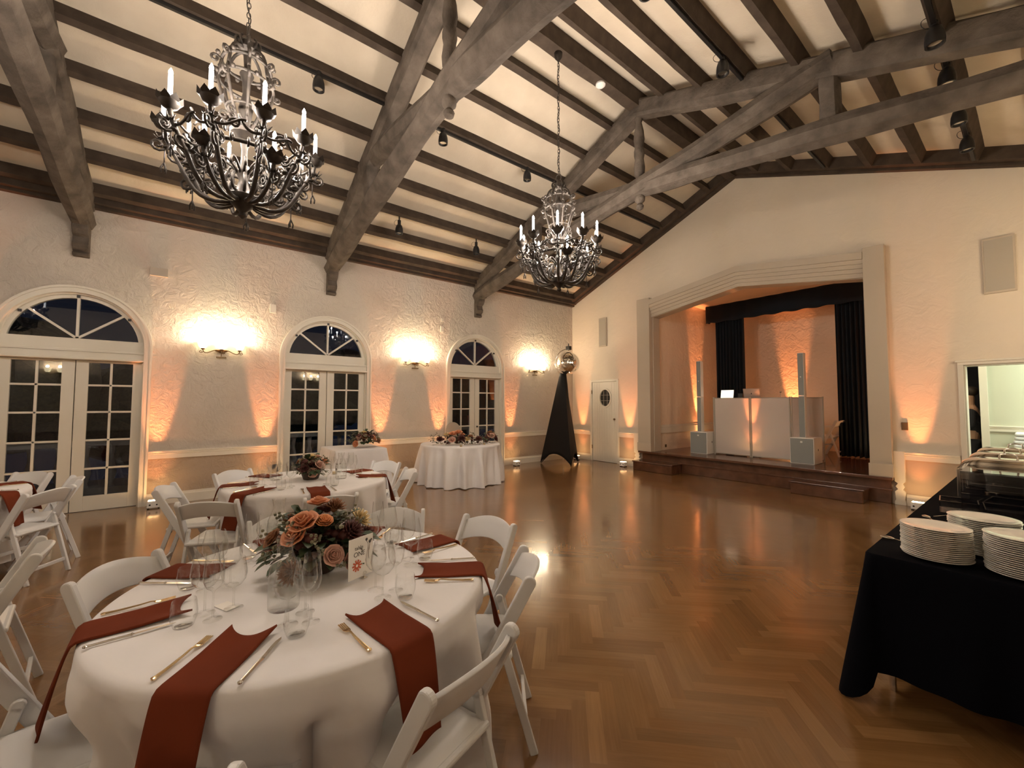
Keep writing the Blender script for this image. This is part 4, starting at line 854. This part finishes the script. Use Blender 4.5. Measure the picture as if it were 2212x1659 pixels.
def text(body,size,loc,rot,m,par,name='lettering',ext=.0003,align='CENTER',sx=1):
    cu=bpy.data.curves.new(name,'FONT'); cu.body=body; cu.size=size; cu.extrude=ext; cu.align_x=align
    o=bpy.data.objects.new(name,cu); C.objects.link(o); bpy.context.view_layer.update()
    me=bpy.data.meshes.new_from_object(o.evaluated_get(bpy.context.evaluated_depsgraph_get())); C.objects.unlink(o); bpy.data.objects.remove(o)
    me.materials.clear(); me.materials.append(M[m]); o=bpy.data.objects.new(name,me); C.objects.link(o); o.parent=par; o.location=loc; o.rotation_euler=rot; o.scale=(sx,1,1); return o
text('table',.024,(-.012,-.0016,.138),(PI/2,0,0),'ink',t); text('ONE',.030,(-.010,-.0016,.108),(PI/2,0,0),'ink',t,'number_word')
# ------------------------------------------------------------------ buffet
bx0,bx1,by0,by1=-.63,.10,2.93,7.15
t=thing('buffet_table',((bx0+bx1)/2,(by0+by1)/2,0),0,'long buffet table hidden under a black cloth on the right','table')
MB().bb((bx0+.02-(bx0+bx1)/2,-(by1-by0)/2+.02,.72),(bx1-.02-(bx0+bx1)/2,(by1-by0)/2-.02,.755)).build('tabletop','stagewood',t)
for a in (-.3,.3):
    for b in (-1.95,1.95): MB().tube([(a,b,0),(a,b,.72)],.015,8).build('leg','steel',t)
square_cloth(((bx0+bx1)/2,(by0+by1)/2),(bx1-bx0)/2,(by1-by0)/2,.762,.16,'black tablecloth hanging over the long buffet table at the right',m='blackcloth',seed=5,corner=.12,lowc=(3,),ripple=.016)
def plate_p():
    o=MB().lathe([(.001,0),(.075,0),(.08,.004),(.115,.012),(.134,.016),(.136,.019),(.133,.020),(.112,.016),(.078,.008),(.001,.006)],n=44,cap=False).build('dinner_plate','china',None,smooth=SM); return proto(o)
pp=plate_p(); orn={1:'bottom',2:'second from the bottom'}
def stack(x,y,n,dz,which):
    for i in range(n):
        pos='topmost' if i==n-1 else ('bottom' if i==0 else '%s from the bottom'%['','second','third','fourth','fifth','sixth','seventh','eighth','ninth','tenth','eleventh','twelfth','thirteenth','fourteenth','fifteenth','sixteenth','seventeenth','eighteenth','nineteenth'][i])
        place(pp,(x+random.uniform(-.0025,.0025),y+random.uniform(-.0025,.0025),.764+i*dz),0,'white dinner plate, %s of the %s stack on the buffet'%(pos,which),'dinner plates in the %s stack'%which,'plate')
stack(-.375,3.10,17,.0095,'front left'); stack(-.075,3.10,19,.0095,'front right'); stack(-.225,3.40,19,.0098,'rear')
def chafer_p():
    t=thing('chafing_dish',(0,0,0))
    s=MB()
    for a in (-.27,.27):
        for b in (-.17,.17): s.bar((a,b,0),(a,b,.25),.022,.022,(0,1,0))
    for b in (-.17,.17): s.bar((-.27,b,.235),(.27,b,.235),.02,.025); s.bar((-.27,b,.05),(.27,b,.05),.012,.012)
    for a in (-.27,.27): s.bar((a,-.17,.235),(a,.17,.235),.02,.025)
    s.build('frame','chrome',t,bevel=.003)
    MB().bb((-.26,-.16,.16),(.26,.16,.255)).build('water_pan','steel',t,bevel=.01)
    s=MB(); s.grid(lambda u,v:((u-.5)*.56,(v-.5)*.36,.258+.095*(1-abs(2*u-1)**5)**.5*(1-abs(2*v-1)**3)**.5),24,16); s.build('lid','chrome',t,smooth=1)
    MB().tube([(-.05,0,.345),(-.045,0,.385),(0,0,.395),(.045,0,.385),(.05,0,.345)],.007,8).build('lid_handle','chrome',t,smooth=1)
    for a in (-.10,.10): MB().lathe([(.035,.0),(.04,.005),(.04,.06),(.02,.065)],(a,0,0),16).build('fuel_can','steel',t,smooth=SM)
    return proto(t)
cp=chafer_p(); g_='silver chafing dishes on the buffet'
for y,l in ((5.35,'nearest of the row on the black buffet'),(6.05,'middle of the row on the black buffet'),(6.75,'farthest of the row, next to the doorway')): place(cp,(-.20,y,.764),0,'silver chafing dish with domed lid, '+l,g_,'chafing dish')
def riser(x,y,sx,sy,h,l):
    s=MB(); s.bb((-sx,-sy,0),(-sx+.006,sy,h)); s.bb((sx-.006,-sy,0),(sx,sy,h)); s.bb((-sx,-sy,0),(sx,-sy+.006,h)); s.bb((-sx,sy-.006,0),(sx,sy,h)); s.bb((-sx,-sy,.0),(sx,sy,.006)); o=s.build('acrylic_box','acrylic',loc=(x,y,.764)); o.rotation_euler=(0,0,.1); tag(o,l,'box','clear acrylic boxes')
riser(-.42,4.55,.10,.12,.09,'clear acrylic display box, the left one of the two behind the plates'); riser(-.16,4.45,.13,.16,.09,'clear acrylic display box, the wider right one behind the plates')
s=MB(); s.bb((-.25,-.28,.0),(.25,-.26,.30)); s.bb((-.25,.26,0),(.25,.28,.30)); s.bb((-.25,-.28,.29),(.25,.28,.30)); tag(s.build('acrylic_riser','acrylic',loc=(-.16,4.88,.764)),'tall clear acrylic riser standing in front of the chafing dishes','riser')
def utensil(x,y,rz,l):
    t=thing('serving_spoon',(x,y,.768),rz,'silver serving spoon '+l,'spoon','serving spoons on the buffet'); MB().tube([(0,-.13,.006),(0,0,.004),(0,.05,.008)],.004,6,flat=.6).build('handle','steel',t,smooth=1); MB().sphere((0,.085,.008),.03,14,8,(.75,1.2,.25)).build('bowl','steel',t,smooth=1)
utensil(-.50,4.05,.5,'lying on the black cloth behind the plates'); utensil(-.46,4.3,-.4,'by the left acrylic box'); utensil(-.52,3.28,1.35,'beside the front left stack of plates')
# ------------------------------------------------------------------ stage gear
def speaker(x,y,z,lab,sw):
    t=thing('column_loudspeaker',(x,y,z),0,lab,'loudspeaker','white column loudspeakers on the stage')
    o=MB().bb((-.20,0,.0),(.20,.46,.50)).build('subwoofer','white',t,bevel=.012); MB().bb((-.185,-.012,.02),(.185,.0,.485)).build('grille','grille',o,bevel=.004); MB().bb((-.018,-.016,.405),(.018,-.011,.435)).build('badge','white',o)
    MB().sphere((.203,.22,.27),.014,10,6,(.3,1,1.6)).build('side_handle','black',o)
    for a,b,l in ((.50,1.30,0),(1.305,2.13,1)):
        o=MB().bb((-.045,.05,a),(.055,.17,b)).build('column','white',t,bevel=.005); MB().bb((-.045+.004,.042,a+.01),(.048,.05,b-.01)).build('grille','grille',o); 
        if l: MB().bb((-.008,.039,a+.35),(.012,.043,a+.37)).build('badge','white',o)
speaker(-4.90,9.22,ST,'tall white column loudspeaker left of the booth on the stage',0); speaker(-2.87,9.22,ST,'tall white column loudspeaker in front of the booth at right on the stage',0)
def booth_mat():
    m=mat('booth_fabric',(.82,.78,.74),.6); nt=m.node_tree; b=nt.nodes['Principled BSDF']; o=nt.nodes['Material Output']; tr=N(m,'ShaderNodeBsdfTranslucent'); tr.inputs[0].default_value=(.8,.72,.65,1); mx=N(m,'ShaderNodeMixShader'); mx.inputs[0].default_value=.45
    L(m,b.outputs[0],mx.inputs[1]); L(m,tr.outputs[0],mx.inputs[2]); L(m,mx.outputs[0],o.inputs[0]); return m
M['booth']=booth_mat()
t=thing('booth_facade',(0,9.5,ST),0,'white fabric folding booth screen across the middle of the stage','booth')
def panel(p,q,n_):
    p=Vector(p);q=Vector(q); h=1.27
    o=MB().bar((p.x,p.y,h/2+.02),(q.x,q.y,h/2+.02),.006,h-.04,(0,0,1)).build('fabric_panel','booth',t)
    s=MB(); 
    for e in (p,q): s.bar((e.x,e.y,.0),(e.x,e.y,h+.02),.022,.022,(0,1,0))
    s.bar((p.x,p.y,h),(q.x,q.y,h),.018,.018); s.bar((p.x,p.y,.03),(q.x,q.y,.03),.018,.018); s.build('frame','plate',o)
panel((-4.65,0,0),(-3.90,0,0),1); panel((-3.87,0,0),(-3.14,0,0),2); panel((-3.11,0,0),(-2.70,.40,0),3); panel((-4.68,0.02,0),(-4.72,.62,0),4)
t=thing('booth_table',(-3.75,9.95,ST),0,'folding table behind the white booth screen','table'); MB().bb((-.7,-.3,1.22),(.7,.3,1.25)).build('tabletop','black',t)
for a in (-.6,.6): MB().bb((a-.02,-.25,0),(a+.02,.25,1.22)).build('leg','black',t)
t=thing('laptop',(-3.98,9.85,ST+1.25),0,'open silver laptop on the booth, lid towards us','laptop'); MB().bb((-.17,.0,0),(.17,.24,.015)).build('base','laptop',t,bevel=.004)
o=MB().bar((0,-.06,.23),(0,.0,.01),.34,.008,(0,0,1)).build('lid','laptop',t,bevel=.003)
s=MB(); s.lathe([(.0001,-.001),(.014,0),(.0001,.001)],(0,-.043,.118),14,mt=Matrix.Rotation(PI/2-.26,3,'X'),sy=.9); s.lathe([(.0001,-.001),(.005,0),(.0001,.001)],(.004,-.047,.138),8,mt=Matrix.Rotation(PI/2-.26,3,'X')); s.build('emblem','black',o)
t=thing('tablet_display',(-4.52,9.85,ST+1.25),0,'bright tablet screen on a stand at the left end of the booth','tablet'); MB().box((0,0,.12),(.30,.012,.20),Matrix.Rotation(-.2,3,'X')).bb((-.05,-.02,0),(.05,.08,.02)).build('case','black',t); MB().box((0,-.008,.12),(.28,.004,.18),Matrix.Rotation(-.2,3,'X')).build('screen','screen',t)
s=MB(); s.bb((-4.28,9.84,ST+1.25),(-4.18,9.92,ST+1.38)); tag(s.build('mixer_box','black',bevel=.004),'small black equipment box between the tablet and the laptop on the booth','equipment')
t=thing('microphone',(-3.42,9.85,ST+1.25),0,'small silver microphone standing on the booth','microphone'); MB().tube([(0,0,0),(0,0,.12)],.008,8).lathe([(.03,0),(.03,.01)],n=12).build('stand','chrome',t); MB().sphere((0,0,.15),.022).build('head','chrome',t,smooth=1)
# mirror ball stand -------------------------------------------------------------------
t=thing('ball_stand',(-7.66,7.62,0),0,'black fabric covered tripod stand carrying the mirror ball in the corner','stand')
F_=[Vector((-.52,-.33,0)),Vector((.50,-.22,0)),Vector((-.05,.62,0))]; top=2.34
s=MB()
for i in range(3):
    a,b=F_[i],F_[(i+1)%3]
    def f(u,v,a=a,b=b):
        base=a.lerp(b,u); mid=1-(2*u-1)**2; z0=.02+.26*mid; sag=1-.22*mid*math.sin(PI*min(1,v*1.15))*.8
        p=base*((1-v)*sag+.0)+base.normalized()*.085*v; return (p.x,p.y,z0+(top-z0)*v)
    s.grid(f,16,24)
bmesh.ops.remove_doubles(s.bm,verts=s.bm.verts,dist=.004)
s.build('fabric_cover','spandex',t,smooth=R(60),solid=.004)
MB().tube([(0,0,.1),(0,0,2.40)],.018,10).build('pole','chrome',t,smooth=SM)
for p in F_: MB().tube([(0,0,.62),(p.x*.97,p.y*.97,.012)],.012,8).build('leg','black',t)
MB().tube(bez([(0,0,2.33),(-.22,-.16,2.36),(-.26,-.12,2.85),(-.10,0,2.98),(.10,.06,2.97)],12),.014,8).tube([(.10,.06,2.97),(.12,.08,2.93)],.012,8).build('hanger_arm','chrome',t,smooth=1)
MB().bb((.06,.04,2.95),(.19,.13,3.05)).tube([(.13,.08,3.05),(.13,.08,3.12)],.015,6).build('motor','black',t,bevel=.006)
o=thing('mirror_ball',(-7.54,7.70,2.61),0,'round mirror ball hanging at the top of the black stand in the corner','mirror ball')
s=MB(); r=.29
bmesh.ops.create_uvsphere(s.bm,u_segments=64,v_segments=34,radius=r)
f_=s.bm.faces[:]; rr=random.Random(5)
r_=bmesh.ops.inset_individual(s.bm,faces=f_,thickness=.0012,depth=0)
for f in f_:
    n=f.normal.copy(); 
    x=n.orthogonal().normalized(); ax=Matrix.Rotation(rr.uniform(0,6.28),3,n)@x; c=f.calc_center_median(); rot=Matrix.Rotation(rr.gauss(0,.02),3,ax)
    for v in f.verts: v.co=c+rot@(v.co-c)
s.build('mirror_tiles','mirror',o,norm=False); MB().sphere((0,0,0),r*.985,32,20).build('core','black',o,smooth=1); MB().tube([(0,0,r-.005),(0,0,.33)],.006,6).build('hook','chrome',o)
# ------------------------------------------------------------------ wall and ceiling fittings
def wallbox(name,loc,sz,m,label,cat,bev=.004,par=None):
    o=MB().box((0,0,0),sz).build(name,m,None,bevel=bev,loc=loc); return tag(o,label,cat)
wallbox('wall_grille',(XL+.02,-.46,3.61),(.05,.22,.13),'plate','pale square grille box high on the window wall right of the large arched door','grille')
wallbox('wall_sensor',(XL+.015,1.11,3.26),(.03,.10,.16),'trim','small white box on the wall above and left of the second arched door','wall box')
wallbox('wall_sensor',(XL+.01,4.51,3.48),(.02,.06,.08),'trim','small upper box on the wall above the third arched door','wall box'); wallbox('wall_sensor',(XL+.01,4.51,3.27),(.025,.08,.13),'trim','small lower box on the wall above the third arched door','wall box')
def inwall(x,w_,label):
    t=thing('wall_speaker',(x,YB,3.5),0,label,'wall speaker','flush wall speakers'); MB().bb((-w_,-.035,-.39),(w_,0,.39)).build('frame','stagepaint',t,bevel=.004); MB().bb((-w_+.02,-.042,-.36),(w_-.02,-.035,.36)).build('grille','plate',t)
inwall(-7.30,.13,'tall flush wall speaker above the white door near the corner'); inwall(-.32,.15,'tall flush wall speaker high on the wall right of the stage')
wallbox('switch_plate',(-1.35,YB-.008,1.22),(.075,.016,.12),'bronze','small brown switch plate on the wall right of the stage','switch'); wallbox('wall_outlet',(-5.81,9.35,ST+.10),(.012,.07,.07),'bronze','small brown outlet in the white stage baseboard at left','outlet')
def track(x,y0,y1,label,side=1):
    z=zs(x)-.02; o=MB().bb((x-.018,y0,z-.02),(x+.018,y1,z+.02)).build('light_track','black',None,bevel=.003); return tag(o,label,'light track')
track(pl[2],YN+.3,YB-.3,'black lighting track under a ceiling beam on the window side'); track(pr_[2],-2,YB-.3,'black lighting track under a ceiling beam on the right slope'); track(pr_[5],-1,YB-.3,'black lighting track under a low ceiling beam at the right edge')
def spot_proto():
    t=thing('track_spotlight',(0,0,0))
    MB().tube([(0,0,.10),(0,0,0)],.03,12).build('driver','black',t,smooth=SM,bevel=.003)
    o=MB().lathe([(.03,.02),(.05,.0),(.065,-.05),(.07,-.10),(.068,-.15),(.055,-.152),(.05,-.12)],n=20,cap=False).build('lamp_head','black',t,smooth=SM); MB().lathe([(.001,-.135),(.05,-.135),(.052,-.13)],n=18).build('lens','steel',o,smooth=SM)
    MB().tube([(-.05+.05*math.cos(q),0,.06+.05*math.sin(q)) for q in [2*PI*j/18 for j in range(18)]],.003,5,closed=True).build('safety_loop','black',t)
    MB().bb((-.01,-.01,.08),(.01,.01,.17)).build('stem','black',t)
    return proto(t)
tp=spot_proto(); g_='black track spotlights'
for x,y,l in [(pl[2],1.13,'on the window side track, nearest the large chandelier'),(pl[2],2.86,'on the window side track beside the middle truss'),(pl[2],4.50,'on the window side track left of the far chandelier chain'),(pl[2],6.5,'on the window side track beyond the far truss'),
    (pl[5],2.89,'under the low beam above the wall, right of the middle truss'),(pl[5],4.55,'under the low beam above the wall, left of the far truss'),(pr_[2],4.83,'on the right slope above the far truss'),(pr_[2],7.08,'on the right slope seen through the far truss'),(pr_[2],3.3,'on the right slope at the top edge of the picture'),
    (pr_[5],5.15,'on the right edge track, nearest the top right corner'),(pr_[5],5.9,'on the right edge track between rafter and chord of the truss'),(pr_[5],6.85,'on the right edge track, upper of the pair below the truss'),(pr_[5],7.65,'on the right edge track, lower of the pair below the truss')]:
    place(tp,(x,y,zs(x)-(.2 if x==pl[5] else .07)),R(40),'black spotlight '+l,g_,'spotlight')
for y,l in ((4.55,'under the ridge beam right of the far chandelier chain'),(7.55,'under the ridge beam near the stage gable')): tag(MB().lathe([(.07,.03),(.07,.01),(.05,-.01),(.02,-.015)],n=20).build('smoke_detector','white',None,smooth=SM,loc=(RX+.0,y,ZR-.13)),'round white smoke detector '+l,'smoke detector')
# ------------------------------------------------------------------ balcony outside
struct(MB().bb((-12,YN,-.12),(XL-.21,YB+1,-.02)).build('floor_balcony','concrete'))
t=thing('balustrade',(-10.3,1.5,0),0,'pale stone balustrade outside beyond the arched doors','balustrade'); MB().bb((-.10,-6,.80),(.10,7,.90)).build('handrail','concrete',t,bevel=.01); MB().bb((-.10,-6,-.02),(.10,7,.08)).build('plinth','concrete',t)
for i in range(40): MB().lathe([(.05,.08),(.03,.15),(.075,.32),(.06,.45),(.03,.6),(.05,.8)],(0,-5.85+i*.325,0),10).build('baluster','concrete',t,smooth=SM)
s=MB(); rg=random.Random(2)
for i in range(9): s.sphere((-14-rg.uniform(0,2),-5+i*1.9,rg.uniform(.8,2.2)),rg.uniform(1.0,1.5),14,10,(1,1,1.1))
for v in s.bm.verts: v.co+=Vector([rg.uniform(-.09,.09) for _ in range(3)])
tag(s.build('garden_hedge','leaf',None),'dark hedge in the night garden beyond the balustrade','hedge',kind='stuff')
tag(MB().bb((-.12,-.12,0),(.12,.12,.02)).lathe([(.10,0),(.13,.28),(.14,.30),(.12,.30)],n=18).build('plant_pot',mat('pot',(.5,.2,.16),.7),None,smooth=SM,loc=(-10.3,6.5,.90)),'pink flower pot on the balustrade outside the third arched door','pot')
# ------------------------------------------------------------------ folded linens and person in the side room
t=thing('linen_shelf',(-.05,10.16,0),0,'white shelf holding folded linens in the side room','shelf'); MB().bb((-.40,-.2,.74),(.5,.2,.78)).build('board','trim',t); 
for a in (-.36,.46): MB().bb((a-.02,-.18,0),(a+.02,.18,.74)).build('leg','trim',t)
for i,pz in enumerate(['bottom','second from the bottom','third from the bottom','fourth from the bottom','second from the top','topmost']): tag(MB().box((0,0,0),(.62,.34,.055)).build('folded_linen','linen',None,bevel=.022,loc=(.0+random.uniform(-.01,.01),10.16,.81+i*.058)),'white folded linen, %s of the pile in the side room'%pz,'linen','folded linens')
t=thing('corridor_lamp',(-1.2,9.9,2.9),0,'small round lamp on the ceiling of the dark passage behind the doorway','lamp'); MB().lathe([(.001,-.06),(.08,-.05),(.09,0)],n=16).build('lamp_shade','plate',t,smooth=SM)  # unseen lamp added only to light the person in the dark gap
light('corridor_light','POINT',(0,0,-.12),1.6,(1,.8,.6),t,.06)
def person():
    P=(-.79,10.78,0); t=thing('person',P,PI,'person in dark clothes standing in the dark gap of the right doorway','person')
    def skin(name,pts,edges,rad,m,par):
        me=bpy.data.meshes.new(name); me.from_pydata(pts,edges,[]); me.materials.append(M[m]); o=bpy.data.objects.new(name,me); C.objects.link(o); o.parent=par
        o.modifiers.new('skin','SKIN'); md=o.modifiers.new('sub','SUBSURF'); md.levels=2; md.render_levels=2
        for i,r_ in enumerate(rad): v=me.skin_vertices[0].data[i]; v.radius=r_ if isinstance(r_,tuple) else (r_,r_); v.use_root=(i==0)
        me.polygons.foreach_set('use_smooth',[True]*len(me.polygons)); return o
    # faces local +X ; body = one continuous skinned figure
    pts=[(0,0,.98),(0,0,1.2),(0,0,1.42),(.01,0,1.54),(.03,0,1.64),(.03,0,1.75),(0,.19,1.44),(.0,.25,1.18),(.22,.20,1.16),(.30,.18,1.17),(0,-.19,1.44),(0,-.26,1.18),(.15,-.2,1.02),(.22,-.18,1.0),(0,.1,.9),(.0,.11,.5),(0,.12,.08),(.12,.12,.03),(0,-.1,.9),(0,-.11,.5),(0,-.12,.08),(.12,-.12,.03)]
    ed=[(0,1),(1,2),(2,3),(3,4),(4,5),(2,6),(6,7),(7,8),(8,9),(2,10),(10,11),(11,12),(12,13),(0,14),(14,15),(15,16),(16,17),(0,18),(18,19),(19,20),(20,21)]
    rad=[(.15,.11),(.14,.10),(.16,.10),.055,(.075,.085),(.085,.09),.055,.045,.034,.022,.055,.045,.034,.022,.08,.06,.042,.035,.08,.06,.042,.035]
    skin('body',pts,ed,rad,'skin',t)
    skin('jacket',[(0,0,.92),(0,0,1.2),(0,0,1.42),(0,.19,1.44),(0,.25,1.18),(.19,.205,1.16),(0,-.19,1.44),(0,-.26,1.18),(.13,-.2,1.03)],[(0,1),(1,2),(2,3),(3,4),(4,5),(2,6),(6,7),(7,8)],[(.18,.14),(.165,.125),(.18,.12),.072,.06,.048,.072,.06,.048],'suit',t)
    skin('trousers',[(0,0,.95),(0,.1,.88),(0,.11,.5),(0,.12,.08),(0,-.1,.88),(0,-.11,.5),(0,-.12,.08)],[(0,1),(1,2),(2,3),(0,4),(4,5),(5,6)],[(.17,.13),.10,.075,.06,.10,.075,.06],'suit',t)
    MB().sphere((.005,0,1.79),.105,18,12,(1,.9,.85)).build('hair','hair',t,smooth=1)
    f=MB(); f.sphere((.125,0,1.70),.018,8,6,(1,.7,1.3)); f.build('nose','skin',t,smooth=1)
    for q in (-.03,.03): MB().sphere((.11,q,1.735),.010,8,6).build('eye','hair',t,smooth=1)
    MB().sphere((.11,0,1.655),.018,8,6,(.4,1.2,.3)).build('mouth','redink',t,smooth=1)
    for q,hx,hz in ((.18,.30,1.17),(-.18,.22,1.0)):
        h=MB()
        for k_ in range(4): h.tube([(hx,q-.02+k_*.013,hz),(hx+.05,q-.022+k_*.014,hz-.005),(hx+.075-.006*abs(k_-1.5),q-.022+k_*.014,hz-.03)],.008,6)
        h.tube([(hx-.02,q+.02,hz+.01),(hx+.02,q+.035,hz+.02)],.009,6); h.build('hand','skin',t,smooth=1)
person()
# unused prototypes keep their first placement; drop any that was never placed
